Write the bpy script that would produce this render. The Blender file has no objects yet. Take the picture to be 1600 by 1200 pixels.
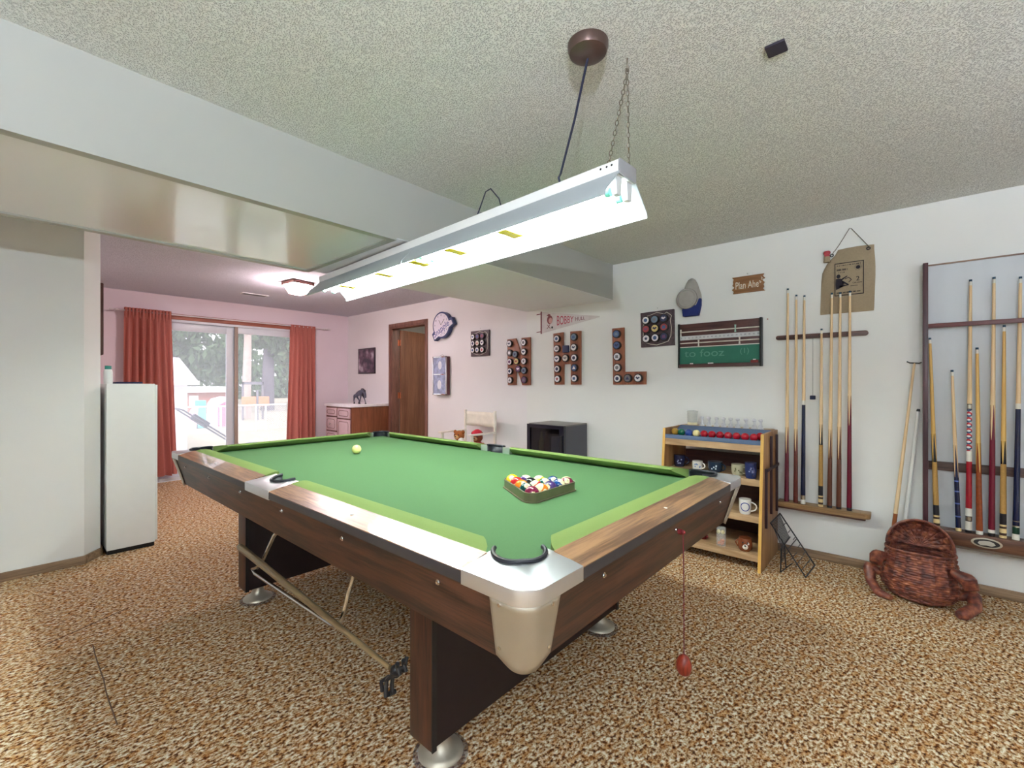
import bpy, bmesh, math, random
from mathutils import Vector, Matrix, Euler
PI = math.pi
R = math.radians
random.seed(7)
scn = bpy.context.scene
COL = scn.collection

# ------------------------------------------------------------------ camera
cam_d = bpy.data.cameras.new('camera')
cam = bpy.data.objects.new('camera', cam_d)
COL.objects.link(cam)
cam.location = (0, 0, 1.22)
cam.rotation_euler = (R(90), 0, R(-48.6))
cam_d.sensor_width = 36
cam_d.lens = 36 * 700 / 1600
cam_d.clip_start = 0.05
scn.camera = cam

# ------------------------------------------------------------------ view, world, sun
scn.view_settings.view_transform = 'Standard'
scn.view_settings.look = 'None'
scn.view_settings.gamma = 1
scn.view_settings.use_curve_mapping = False
scn.view_settings.exposure = 1.42
w = bpy.data.worlds.new('sky'); scn.world = w; w.use_nodes = True
wn = w.node_tree.nodes; wl = w.node_tree.links; wn.clear()
wo = wn.new('ShaderNodeOutputWorld'); bg = wn.new('ShaderNodeBackground')
bg.inputs['Color'].default_value = (0.92, 0.90, 1.0, 1); bg.inputs['Strength'].default_value = 1.25
wl.new(bg.outputs[0], wo.inputs[0])
sd = bpy.data.lights.new('sun', 'SUN'); sd.energy = .8; sd.angle = R(3); sd.color = (1, .96, .88)
so = bpy.data.objects.new('sun', sd); COL.objects.link(so); so.rotation_euler = (R(48), 0, R(-25)); so.location = (0, -6, 9)

TUBE_STRENGTH = 34.5
FAR_LAMP = 74.0
REAR_FILL = 12.0  # strength of the added ceiling lamp behind the viewer
UPLIGHT_FILL = 50.0  # power of the added, unseen uplighters

# ------------------------------------------------------------------ materials
def lin(c):
    return tuple(((v / 255) / 12.92 if v / 255 <= 0.04045 else ((v / 255 + 0.055) / 1.055) ** 2.4) for v in c)
MATS = {}
def base(name):
    m = bpy.data.materials.new(name); m.use_nodes = True
    nt = m.node_tree
    return m, nt, nt.nodes['Principled BSDF']
def mat(name, rgb, rough=.6, metal=0, var=.06, scale=18, bump=0, bscale=60, spec=.5, emit=0, alpha=1, stretch=(1, 1, 1), coat=0):
    if name in MATS: return MATS[name]
    m, nt, b = base(name)
    c = lin(rgb)
    tc = nt.nodes.new('ShaderNodeTexCoord'); mp = nt.nodes.new('ShaderNodeMapping'); mp.inputs['Scale'].default_value = stretch
    nt.links.new(tc.outputs['Object'], mp.inputs[0])
    nz = nt.nodes.new('ShaderNodeTexNoise'); nz.inputs['Scale'].default_value = scale; nz.inputs['Detail'].default_value = 3
    nt.links.new(mp.outputs[0], nz.inputs['Vector'])
    cr = nt.nodes.new('ShaderNodeValToRGB')
    cr.color_ramp.elements[0].position = .3; cr.color_ramp.elements[1].position = .7
    cr.color_ramp.elements[0].color = tuple(max(0, v * (1 - var)) for v in c) + (1,)
    cr.color_ramp.elements[1].color = tuple(min(1, v * (1 + var)) for v in c) + (1,)
    nt.links.new(nz.outputs[0], cr.inputs[0]); nt.links.new(cr.outputs[0], b.inputs['Base Color'])
    b.inputs['Roughness'].default_value = rough; b.inputs['Metallic'].default_value = metal
    b.inputs['Specular IOR Level'].default_value = spec
    b.inputs['Coat Weight'].default_value = coat
    if alpha < 1: b.inputs['Alpha'].default_value = alpha
    if emit:
        b.inputs['Emission Color'].default_value = c + (1,); b.inputs['Emission Strength'].default_value = emit
    if bump:
        n2 = nt.nodes.new('ShaderNodeTexNoise'); n2.inputs['Scale'].default_value = bscale; n2.inputs['Detail'].default_value = 4
        nt.links.new(mp.outputs[0], n2.inputs['Vector'])
        bp = nt.nodes.new('ShaderNodeBump'); bp.inputs['Strength'].default_value = bump; bp.inputs['Distance'].default_value = .01
        nt.links.new(n2.outputs[0], bp.inputs['Height']); nt.links.new(bp.outputs[0], b.inputs['Normal'])
    MATS[name] = m
    return m
def wood(name, dark, light, axis=0, rough=.35, scale=9, stretch=14, contrast=.5, coat=0, spec=.5):
    if name in MATS: return MATS[name]
    m, nt, b = base(name)
    tc = nt.nodes.new('ShaderNodeTexCoord'); mp = nt.nodes.new('ShaderNodeMapping')
    s = [scale * stretch / 4] * 3; s[axis] = scale / 4
    mp.inputs['Scale'].default_value = s
    nt.links.new(tc.outputs['Object'], mp.inputs[0])
    n1 = nt.nodes.new('ShaderNodeTexNoise'); n1.inputs['Scale'].default_value = 1.0; n1.inputs['Detail'].default_value = 6; n1.inputs['Roughness'].default_value = .65
    n1.inputs['Distortion'].default_value = .6
    nt.links.new(mp.outputs[0], n1.inputs['Vector'])
    n2 = nt.nodes.new('ShaderNodeTexNoise'); n2.inputs['Scale'].default_value = 5.0; n2.inputs['Detail'].default_value = 4
    nt.links.new(mp.outputs[0], n2.inputs['Vector'])
    mx = nt.nodes.new('ShaderNodeMath'); mx.operation = 'MULTIPLY_ADD'; mx.inputs[1].default_value = .35
    nt.links.new(n2.outputs[0], mx.inputs[0]); nt.links.new(n1.outputs[0], mx.inputs[2])
    cr = nt.nodes.new('ShaderNodeValToRGB')
    cr.color_ramp.elements[0].position = .68 - contrast / 4; cr.color_ramp.elements[1].position = .68 + contrast / 4
    cr.color_ramp.elements[0].color = lin(dark) + (1,); cr.color_ramp.elements[1].color = lin(light) + (1,)
    nt.links.new(mx.outputs[0], cr.inputs[0]); nt.links.new(cr.outputs[0], b.inputs['Base Color'])
    b.inputs['Roughness'].default_value = rough; b.inputs['Coat Weight'].default_value = coat
    b.inputs['Specular IOR Level'].default_value = spec
    MATS[name] = m
    return m
def emitter(name, rgb, strength):
    m = bpy.data.materials.new(name); m.use_nodes = True; nt = m.node_tree; nt.nodes.clear()
    o = nt.nodes.new('ShaderNodeOutputMaterial'); e = nt.nodes.new('ShaderNodeEmission')
    e.inputs[0].default_value = lin(rgb) + (1,); e.inputs[1].default_value = strength
    nt.links.new(e.outputs[0], o.inputs[0]); return m
def cue_splice(name, light, dark, z0, z1, prongs=4, rough=.25):
    """wood inlay: light prongs narrowing downwards into a dark butt between z0 (low) and z1 (high)"""
    if name in MATS: return MATS[name]
    m, nt, b = base(name)
    N = nt.nodes.new; L = nt.links.new
    tc = N('ShaderNodeTexCoord'); sx = N('ShaderNodeSeparateXYZ'); L(tc.outputs['Object'], sx.inputs[0])
    at = N('ShaderNodeMath'); at.operation = 'ARCTAN2'; L(sx.outputs[1], at.inputs[0]); L(sx.outputs[0], at.inputs[1])
    mu = N('ShaderNodeMath'); mu.operation = 'MULTIPLY'; mu.inputs[1].default_value = prongs; L(at.outputs[0], mu.inputs[0])
    co = N('ShaderNodeMath'); co.operation = 'COSINE'; L(mu.outputs[0], co.inputs[0])
    mr = N('ShaderNodeMapRange'); mr.inputs[1].default_value = z0; mr.inputs[2].default_value = z1; mr.inputs[3].default_value = 1.0; mr.inputs[4].default_value = -1.0
    L(sx.outputs[2], mr.inputs[0])
    gt = N('ShaderNodeMath'); gt.operation = 'GREATER_THAN'; L(co.outputs[0], gt.inputs[0]); L(mr.outputs[0], gt.inputs[1])
    mi = N('ShaderNodeMix'); mi.data_type = 'RGBA'; L(gt.outputs[0], mi.inputs[0])
    mi.inputs[6].default_value = lin(dark) + (1,); mi.inputs[7].default_value = lin(light) + (1,)
    L(mi.outputs[2], b.inputs['Base Color']); b.inputs['Roughness'].default_value = rough
    MATS[name] = m
    return m

def carpet_mat():
    m, nt, b = base('shag_carpet'); N = nt.nodes.new; L = nt.links.new
    tc = N('ShaderNodeTexCoord'); mp = N('ShaderNodeMapping'); mp.inputs['Scale'].default_value = (1.0, 1.35, 1); mp.inputs['Rotation'].default_value = (0, 0, R(20))
    L(tc.outputs['Object'], mp.inputs[0])
    n0 = N('ShaderNodeTexNoise'); n0.inputs['Scale'].default_value = 66; n0.inputs['Detail'].default_value = 3; n0.inputs['Roughness'].default_value = .6
    L(mp.outputs[0], n0.inputs['Vector'])
    n1 = N('ShaderNodeTexNoise'); n1.inputs['Scale'].default_value = 30; n1.inputs['Detail'].default_value = 2
    mp2 = N('ShaderNodeMapping'); mp2.inputs['Location'].default_value = (7, 3, 1); L(mp.outputs[0], mp2.inputs[0]); L(mp2.outputs[0], n1.inputs['Vector'])
    cr = N('ShaderNodeValToRGB'); e = cr.color_ramp.elements
    e[0].position = .34; e[0].color = lin((72, 48, 38)) + (1,)
    e[1].position = .42; e[1].color = lin((136, 92, 56)) + (1,)
    for p, c in ((.47, (190, 150, 102)), (.53, (218, 196, 162)), (.62, (246, 238, 220))):
        x = e.new(p); x.color = lin(c) + (1,)
    L(n0.outputs[0], cr.inputs[0])
    cr2 = N('ShaderNodeValToRGB'); e = cr2.color_ramp.elements
    e[0].position = .44; e[0].color = (1, 1, 1, 1); e[1].position = .62; e[1].color = lin((222, 172, 104)) + (1,)
    L(n1.outputs[0], cr2.inputs[0])
    mi = N('ShaderNodeMix'); mi.data_type = 'RGBA'; mi.blend_type = 'MULTIPLY'; mi.inputs[0].default_value = .8
    L(cr.outputs[0], mi.inputs[6]); L(cr2.outputs[0], mi.inputs[7])
    L(mi.outputs[2], b.inputs['Base Color'])
    b.inputs['Roughness'].default_value = .95; b.inputs['Specular IOR Level'].default_value = .1
    bp = N('ShaderNodeBump'); bp.inputs['Strength'].default_value = .9; bp.inputs['Distance'].default_value = .012
    L(n0.outputs[0], bp.inputs['Height']); L(bp.outputs[0], b.inputs['Normal'])
    return m
def popcorn_mat(name, rgb):
    m, nt, b = base(name); N = nt.nodes.new; L = nt.links.new
    tc = N('ShaderNodeTexCoord')
    v = N('ShaderNodeTexNoise'); v.inputs['Scale'].default_value = 190; v.inputs['Detail'].default_value = 2.5; v.inputs['Roughness'].default_value = .55
    L(tc.outputs['Object'], v.inputs['Vector'])
    cr = N('ShaderNodeValToRGB'); e = cr.color_ramp.elements
    e[0].position = .36; e[0].color = (0, 0, 0, 1); e[1].position = .52; e[1].color = (1, 1, 1, 1)
    L(v.outputs[0], cr.inputs[0])
    c = lin(rgb)
    mi = N('ShaderNodeMix'); mi.data_type = 'RGBA'; mi.inputs[6].default_value = tuple(x * .80 for x in c) + (1,); mi.inputs[7].default_value = c + (1,)
    L(cr.outputs[0], mi.inputs[0]); L(mi.outputs[2], b.inputs['Base Color'])
    b.inputs['Roughness'].default_value = .95; b.inputs['Specular IOR Level'].default_value = .1
    bp = N('ShaderNodeBump'); bp.inputs['Strength'].default_value = .8; bp.inputs['Distance'].default_value = .008
    L(cr.outputs[0], bp.inputs['Height']); L(bp.outputs[0], b.inputs['Normal'])
    return m
def glass_mat(name, haze=.1, tint=(1, 1, 1)):
    m = bpy.data.materials.new(name); m.use_nodes = True; nt = m.node_tree; nt.nodes.clear(); N = nt.nodes.new; L = nt.links.new
    o = N('ShaderNodeOutputMaterial'); t = N('ShaderNodeBsdfTransparent'); t.inputs[0].default_value = tint + (1,)
    g = N('ShaderNodeBsdfGlossy'); g.inputs['Roughness'].default_value = .02
    fr = N('ShaderNodeFresnel'); fr.inputs[0].default_value = 1.45
    m1 = N('ShaderNodeMixShader'); L(fr.outputs[0], m1.inputs[0]); L(t.outputs[0], m1.inputs[1]); L(g.outputs[0], m1.inputs[2])
    tl = N('ShaderNodeBsdfTranslucent'); tl.inputs[0].default_value = (.92, .95, 1, 1)
    m2 = N('ShaderNodeMixShader'); m2.inputs[0].default_value = haze; L(m1.outputs[0], m2.inputs[1]); L(tl.outputs[0], m2.inputs[2])  # translucent share added to veil the view like haze
    L(m2.outputs[0], o.inputs[0]); return m
def cloth_translucent(name, rgb, trans=.35):
    m = bpy.data.materials.new(name); m.use_nodes = True; nt = m.node_tree; nt.nodes.clear(); N = nt.nodes.new; L = nt.links.new
    o = N('ShaderNodeOutputMaterial'); d = N('ShaderNodeBsdfDiffuse'); t = N('ShaderNodeBsdfTranslucent')
    tc = N('ShaderNodeTexCoord'); nz = N('ShaderNodeTexNoise'); nz.inputs['Scale'].default_value = 60; L(tc.outputs['Object'], nz.inputs['Vector'])
    mi = N('ShaderNodeMix'); mi.data_type = 'RGBA'; c = lin(rgb)
    mi.inputs[6].default_value = tuple(x * .85 for x in c) + (1,); mi.inputs[7].default_value = c + (1,)
    L(nz.outputs[0], mi.inputs[0]); L(mi.outputs[2], d.inputs[0]); L(mi.outputs[2], t.inputs[0])
    m1 = N('ShaderNodeMixShader'); m1.inputs[0].default_value = trans; L(d.outputs[0], m1.inputs[1]); L(t.outputs[0], m1.inputs[2])
    L(m1.outputs[0], o.inputs[0]); return m

M_WALL = mat('painted_wall', (230, 230, 228), .75, var=.015, scale=3, bump=.05, bscale=40)
M_PINK = mat('pink_cast_wall', (228, 212, 220), .75, var=.015, scale=3, bump=.05, bscale=40)  # pink colour cast of the far end put into the wall colour
M_CEIL = popcorn_mat('popcorn_ceiling', (242, 244, 240))
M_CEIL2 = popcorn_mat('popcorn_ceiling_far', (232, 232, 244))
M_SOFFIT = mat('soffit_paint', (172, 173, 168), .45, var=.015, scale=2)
M_GLOSS = mat('gloss_panel', (238, 238, 244), .16, var=.01, scale=2, coat=.3)
M_CARPET = carpet_mat()
M_BASE = wood('baseboard_wood', (120, 96, 74), (158, 130, 102), 1, .5)
M_WHITE = mat('white_enamel', (232, 232, 230), .35, var=.01)
M_BLACK = mat('black_plastic', (22, 22, 26), .4, var=.05)
M_CHROME = mat('chrome', (205, 205, 205), .12, 1, var=.02)
M_SATIN = mat('satin_aluminium', (184, 176, 160), .42, .65, var=.05, scale=5)
M_CAPTOP = mat('satin_casting_top', (215, 216, 220), .33, .85, var=.02, scale=5)
M_DKWOOD_X = wood('walnut_apron_across', (34, 18, 16), (88, 52, 38), 0, .42, 8, 16)
M_DKWOOD_Y = wood('walnut_apron_along', (34, 18, 16), (88, 52, 38), 1, .42, 8, 16)
M_DKWOOD_Z = wood('walnut_leg', (44, 24, 20), (90, 52, 36), 2, .42, 8, 16)
M_RAIL_X = wood('walnut_rail_across', (104, 72, 50), (168, 126, 90), 0, .3, 8, 18, coat=.5)
M_RAIL_Y = wood('walnut_rail_along', (104, 72, 50), (168, 126, 90), 1, .3, 8, 18, coat=.5)
M_PANEL = mat('dark_leg_panel', (26, 13, 18), .5, var=.1)
M_EDGE = mat('dark_rail_edging', (58, 54, 56), .45, var=.04)
M_CLOTH = mat('green_baize', (84, 119, 79), .9, var=.03, scale=300, bump=.05, bscale=400, spec=.15)
M_CUSH = mat('green_cushion_cloth', (122, 142, 82), .9, var=.03, scale=300, spec=.15)
M_RUBBER = mat('black_rubber', (26, 28, 38), .45, var=.04)

# ------------------------------------------------------------------ mesh helpers
OFF = {}
class MB:
    def __init__(s): s.v = []; s.f = []; s.m = []; s.mi = 0
    def add(s, vs, fs):
        o = len(s.v); s.v += [tuple(p) for p in vs]; s.f += [tuple(o + i for i in f) for f in fs]; s.m += [s.mi] * len(fs); return s
    def box(s, x0, x1, y0, y1, z0, z1):
        x0, x1 = min(x0, x1), max(x0, x1); y0, y1 = min(y0, y1), max(y0, y1); z0, z1 = min(z0, z1), max(z0, z1)
        return s.add([(x0, y0, z0), (x1, y0, z0), (x1, y1, z0), (x0, y1, z0), (x0, y0, z1), (x1, y0, z1), (x1, y1, z1), (x0, y1, z1)],
                     [(0, 3, 2, 1), (4, 5, 6, 7), (0, 1, 5, 4), (1, 2, 6, 5), (2, 3, 7, 6), (3, 0, 4, 7)])
    def hexa(s, p): return s.add(p, [(0, 3, 2, 1), (4, 5, 6, 7), (0, 1, 5, 4), (1, 2, 6, 5), (2, 3, 7, 6), (3, 0, 4, 7)])
    def loft(s, rings, closed=False, cap=True):
        n = len(rings[0]); vs = [p for r in rings for p in r]; fs = []
        m = len(rings)
        for i in range(m if closed else m - 1):
            a, b = i * n, ((i + 1) % m) * n
            for k in range(n): fs.append((a + k, a + (k + 1) % n, b + (k + 1) % n, b + k))
        if cap and not closed:
            fs.append(tuple(range(n - 1, -1, -1))); fs.append(tuple((m - 1) * n + k for k in range(n)))
        return s.add(vs, fs)
    def cyl(s, p0, p1, r0, r1=None, n=16):
        r1 = r0 if r1 is None else r1; p0 = Vector(p0); p1 = Vector(p1); d = (p1 - p0).normalized()
        u = d.orthogonal().normalized(); w_ = d.cross(u)
        ring = lambda p, r: [p + (u * math.cos(2 * PI * k / n) + w_ * math.sin(2 * PI * k / n)) * r for k in range(n)]
        return s.loft([ring(p0, r0), ring(p1, r1)])
    def tube(s, pts, r, n=8, closed=False):
        pts = [Vector(p) for p in pts]; rings = []; m = len(pts)
        rr = r if isinstance(r, (list, tuple)) else [r] * m
        u = None
        for i, p in enumerate(pts):
            a = pts[i - 1] if (i > 0 or closed) else p; b = pts[(i + 1) % m] if (i < m - 1 or closed) else p
            d = (b - a).normalized()
            if u is None: u = d.orthogonal().normalized()
            u = (u - d * u.dot(d)); u = u.normalized() if u.length > 1e-6 else d.orthogonal().normalized()
            w_ = d.cross(u)
            rings.append([p + (u * math.cos(2 * PI * k / n) + w_ * math.sin(2 * PI * k / n)) * rr[i] for k in range(n)])
        return s.loft(rings, closed)
    def lathe(s, prof, c=(0, 0, 0), n=24, axis='z', cap=True):
        rings = []
        for r, h in prof:
            ring = []
            for k in range(n):
                a = 2 * PI * k / n; x, y = r * math.cos(a), r * math.sin(a)
                if axis == 'z': ring.append((c[0] + x, c[1] + y, c[2] + h))
                elif axis == 'x': ring.append((c[0] + h, c[1] + x, c[2] + y))
                elif axis == '-x': ring.append((c[0] - h, c[1] - x, c[2] + y))
                else: ring.append((c[0] + x, c[1] - h, c[2] + y))
            rings.append(ring)
        return s.loft(rings, cap=cap)
    def ell(s, c, r, n=20, m=12, rot=None):
        c = Vector(c); r = (r, r, r) if isinstance(r, (int, float)) else r
        rings = []
        for i in range(m + 1):
            t = -PI / 2 + PI * i / m; rr = max(math.cos(t), 1e-3)
            ring = []
            for k in range(n):
                a = 2 * PI * k / n
                p = Vector((r[0] * rr * math.cos(a), r[1] * rr * math.sin(a), r[2] * math.sin(t)))
                if rot is not None: p = rot @ p
                ring.append(c + p)
            rings.append(ring)
        return s.loft(rings)
    def prism(s, poly, z0, z1, f=None):
        """poly in the XY plane extruded z0..z1; f maps (a,b,c)->world"""
        n = len(poly); f = f or (lambda a, b, c: (a, b, c))
        A = sum(poly[i][0] * poly[(i + 1) % n][1] - poly[(i + 1) % n][0] * poly[i][1] for i in range(n))
        if A < 0: poly = poly[::-1]
        vs = [f(x, y, z0) for x, y in poly] + [f(x, y, z1) for x, y in poly]
        fs = [tuple(range(n - 1, -1, -1)), tuple(range(n, 2 * n))] + [(k, (k + 1) % n, n + (k + 1) % n, n + k) for k in range(n)]
        return s.add(vs, fs)
    def wallp(s, poly, d0, d1):
        """poly given as (Y,Z) on the right-hand wall, standing d0..d1 off it"""
        return s.prism([(-y, z) for y, z in poly], d0, d1, lambda a, b, c: (XW - c, -a, b))
    def wbox(s, y0, y1, z0, z1, d0, d1): return s.box(XW - d1, XW - d0, y0, y1, z0, z1)
    def build(s, name, m, parent=None, local=False, smooth=True, angle=35, bevel=0):
        me = bpy.data.meshes.new(name)
        off = Vector((0, 0, 0))
        if parent is not None and not local: off = OFF.get(parent.name, Vector((0, 0, 0)))
        me.from_pydata([tuple(Vector(p) - off) for p in s.v], [], s.f)
        for mm in (m if isinstance(m, (list, tuple)) else [m]): me.materials.append(mm)
        for i, k in enumerate(s.m): me.polygons[i].material_index = k
        me.update()
        bm = bmesh.new(); bm.from_mesh(me); bmesh.ops.recalc_face_normals(bm, faces=bm.faces)
        if bevel:
            es = [e for e in bm.edges if len(e.link_faces) == 2 and e.calc_face_angle(0) > R(40)]
            bmesh.ops.bevel(bm, geom=es, offset=bevel, segments=2, profile=.6, affect='EDGES', clamp_overlap=True)
        bm.to_mesh(me); bm.free()
        if smooth:
            me.polygons.foreach_set('use_smooth', [True] * len(me.polygons))
            me.set_sharp_from_angle(angle=R(angle))
        o = bpy.data.objects.new(name, me); COL.objects.link(o)
        if parent is not None:
            o.parent = parent; OFF[o.name] = off
        return o
XW = 3.76; ZC = 2.33; YWIN = 6.93
def tag(o, label=None, cat=None, group=None, kind=None):
    if label: o['label'] = label
    if cat: o['category'] = cat
    if group: o['group'] = group
    if kind: o['kind'] = kind
    return o
def thing(name, label, cat, loc=(0, 0, 0), group=None, rot=None):
    o = bpy.data.objects.new(name, None); COL.objects.link(o); o.location = loc; o.empty_display_size = .05
    if rot is not None: o.rotation_euler = rot
    OFF[o.name] = Vector(loc)
    return tag(o, label, cat, group)
def struct(name, mb, m, parent=None, **k):
    o = mb.build(name, m, parent, **k); tag(o, kind='structure'); return o
def sroot(name, loc):
    o = bpy.data.objects.new(name, None); COL.objects.link(o); o.location = loc; OFF[o.name] = Vector(loc); o['kind'] = 'structure'; return o
def copy_tree(o, parent=None):
    c = o.copy(); COL.objects.link(c); c.parent = parent
    for ch in o.children: copy_tree(ch, c)
    return c
def text_mesh(txt, size, align='CENTER', extrude=.0004, font_scale_x=1.0):
    cu = bpy.data.curves.new('lettering', 'FONT'); cu.body = txt; cu.size = size; cu.align_x = align; cu.align_y = 'CENTER'; cu.extrude = extrude
    cu.resolution_u = 3
    ob = bpy.data.objects.new('lettering', cu); COL.objects.link(ob)
    bpy.context.view_layer.update()
    me = bpy.data.meshes.new_from_object(ob.evaluated_get(bpy.context.evaluated_depsgraph_get()))
    COL.objects.unlink(ob); bpy.data.objects.remove(ob)
    return me
def wall_text(name, txt, size, y, z, d, m, parent, sx=1.0, sy=1.0, tilt=0, align='CENTER', warp=None, bold=0):
    """lettering lying on the right wall; reads left to right towards -Y"""
    me = text_mesh(txt, size, align); me.materials.clear(); me.materials.append(m); me.name = name
    off = OFF.get(parent.name, Vector((0, 0, 0)))
    ca, sa = math.cos(tilt), math.sin(tilt)
    for v in me.vertices:
        a, b, c = v.co.x * sx, v.co.y * sy, v.co.z
        if warp: a, b = warp(a, b)
        a, b = a * ca - b * sa, a * sa + b * ca
        v.co = Vector((XW - d - c, y - a, z + b)) - off
    o = bpy.data.objects.new(name, me); COL.objects.link(o); o.parent = parent
    return o
def circle(cx, cy, r, n=20, a0=0, a1=2 * PI, ry=None):
    ry = r if ry is None else ry; full = abs(a1 - a0 - 2 * PI) < 1e-6
    return [(cx + r * math.cos(a0 + (a1 - a0) * k / (n if full else n - 1)), cy + ry * math.sin(a0 + (a1 - a0) * k / (n if full else n - 1))) for k in range(n)]
ORD = ['first', 'second', 'third', 'fourth', 'fifth', 'sixth', 'seventh', 'eighth', 'ninth', 'tenth']

# ================================================================== SETTING
FX0, FY0 = -2.6, -2.8
floor = struct('floor', MB().box(FX0, XW, FY0, YWIN, -.06, 0), M_CARPET, smooth=False)
M_SEAM = mat('carpet_seam', (108, 80, 62), .9, var=.1)
def seam(a, b, w_=.004):
    a, b = Vector((*a, .0005)), Vector((*b, .0005)); d = (b - a); n = Vector((-d.y, d.x, 0)).normalized() * w_
    pts = []; k = 9
    for i in range(k): pts.append(a + d * i / (k - 1) + n * random.uniform(-.6, .6))
    MB().tube(pts, w_ * .6, 5).build('carpet_seam', M_SEAM, floor, local=True)
seam((.127, 3.022), (.447, 3.182)); seam((.275, 2.853), (.266, 2.121))
struct('ceiling', MB().box(FX0, XW, FY0, 2.06, ZC, ZC + .1), M_CEIL, smooth=False)
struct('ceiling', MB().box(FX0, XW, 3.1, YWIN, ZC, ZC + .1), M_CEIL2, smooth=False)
# duct soffit crossing the room
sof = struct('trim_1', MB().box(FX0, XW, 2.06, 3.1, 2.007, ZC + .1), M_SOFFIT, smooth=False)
g = MB(); g.box(FX0, 1.36, 2.10, 3.06, 1.999, 2.0065); struct('gloss_panel', g, M_GLOSS, sof, smooth=False)
g = MB(); g.box(1.395, XW - .001, 2.062, 3.098, 2.0045, 2.0068); struct('lit_underside_sheet', g, mat('soffit_underside_lit', (236, 240, 246), .5, var=.01), sof, smooth=False)  # lighter copy of the soffit colour, standing in for bounce light
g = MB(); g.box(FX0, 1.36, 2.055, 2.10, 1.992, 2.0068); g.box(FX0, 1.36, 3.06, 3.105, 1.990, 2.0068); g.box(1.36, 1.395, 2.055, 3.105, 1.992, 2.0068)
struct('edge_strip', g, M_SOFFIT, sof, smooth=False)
# right wall (long wall with the hockey letters) with a doorway
DY0, DY1, DZ = 4.865, 5.675, 2.045
M_FARW = mat('far_half_wall_cast', (230, 227, 229), .75, var=.015, scale=3, bump=.05, bscale=40)  # same wall tinted with the pinkish cast of the far end
struct('wall_right', MB().box(XW, XW + .12, FY0, 3.1, 0, ZC), M_WALL, smooth=False)
rw = MB(); rw.box(XW, XW + .12, 3.1, DY0, 0, ZC); rw.box(XW, XW + .12, DY1, YWIN, 0, ZC); rw.box(XW, XW + .12, DY0, DY1, DZ, ZC)
struct('wall_right', rw, M_FARW, smooth=False)
# far wall with the sliding door opening
WX0, WX1, WZ = 1.24, 3.04, 2.035
fw = MB(); fw.box(FX0, WX0, YWIN, YWIN + .14, 0, ZC); fw.box(WX1, XW + .12, YWIN, YWIN + .14, 0, ZC); fw.box(WX0, WX1, YWIN, YWIN + .14, WZ, ZC)
struct('wall_far', fw, M_PINK, smooth=False)
# left wall block: faces the camera, small splayed corner, then runs on towards the window
lw = MB(); lw.prism([(FX0, 4.19), (.36, 4.19), (.455, 4.31), (.455, YWIN), (FX0, YWIN)], 0, ZC)
struct('wall_left', lw, M_WALL, smooth=False)
struct('wall_side', MB().box(FX0 - .1, FX0, FY0, 4.19, 0, ZC), M_WALL, smooth=False)
struct('wall_back', MB().box(FX0 - .1, XW + .12, FY0 - .1, FY0, 0, ZC), M_WALL, smooth=False)
bb = MB(); bb.box(XW - .013, XW, FY0, DY0 - .06, 0, .056); bb.box(XW - .013, XW, DY1 + .06, YWIN, 0, .056)
struct('baseboard_right', bb, M_BASE, bevel=.002)
bb = MB(); bb.prism([(FX0, 4.178), (.366, 4.178), (.467, 4.305), (.467, YWIN), (.455, YWIN), (.455, 4.309), (.36, 4.19), (FX0, 4.19)], 0, .056)
struct('baseboard_left', bb, wood('baseboard_wood_x', (120, 96, 74), (158, 130, 102), 0, .5), bevel=.002)
bb = MB(); bb.box(.467, WX0 - .07, YWIN - .013, YWIN, 0, .056); bb.box(WX1 + .07, XW - .013, YWIN - .013, YWIN, 0, .056)
struct('baseboard_far', bb, MATS['baseboard_wood_x'])

# ---- interior door (open, into the next room)
M_DOORTRIM = wood('door_trim_wood', (104, 70, 60), (140, 98, 84), 2, .45)
M_DOOR = wood('door_slab_wood', (122, 80, 60), (158, 110, 84), 2, .33, 5, 9, contrast=.7)
dr = sroot('door_1', (XW, DY1, 0))
f = MB(); f.box(XW - .014, XW, DY1, DY1 + .05, 0, DZ + .05); f.box(XW - .014, XW, DY0 - .05, DY0, 0, DZ + .05); f.box(XW - .014, XW, DY0, DY1, DZ, DZ + .05)
f.box(XW - .002, XW + .125, DY1 - .018, DY1, 0, DZ); f.box(XW - .002, XW + .125, DY0, DY0 + .018, 0, DZ); f.box(XW - .002, XW + .125, DY0 + .018, DY1 - .018, DZ - .018, DZ)
f.build('door_frame', M_DOORTRIM, dr, bevel=.002)
ang = R(13); hx, hy = XW + .135, DY1 - .04
leaf = MB(); c_, s_ = math.cos(ang), math.sin(ang)
P = lambda u, v, z: (hx + u * c_ - v * s_, hy + u * s_ + v * c_, z)
leaf.hexa([P(0.012, 0, .012), P(.775, 0, .012), P(.775, .035, .012), P(0.012, .035, .012), P(0.012, 0, 2.02), P(.775, 0, 2.02), P(.775, .035, 2.02), P(0.012, .035, 2.02)])
leaf.build('door_leaf', M_DOOR, dr, bevel=.002)
M_BRASS = mat('hinge_brass', (200, 120, 86), .4, .6)
for z in (.25, 1.05, 1.83):
    h_ = MB(); h_.cyl((hx - .004, hy + .004, z - .045), (hx - .004, hy + .004, z + .045), .007, n=10); h_.box(XW + .10, XW + .131, DY1 - .0215, DY1 - .018, z - .045, z + .045)
    h_.build('hinge', M_BRASS, dr)
kb = MB(); kb.cyl(P(.71, -.0, .95), P(.71, -.045, .95), .011, n=10); kb.ell(P(.71, -.055, .95), .026, 14, 8); kb.build('door_knob', M_BRASS, dr)
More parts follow.
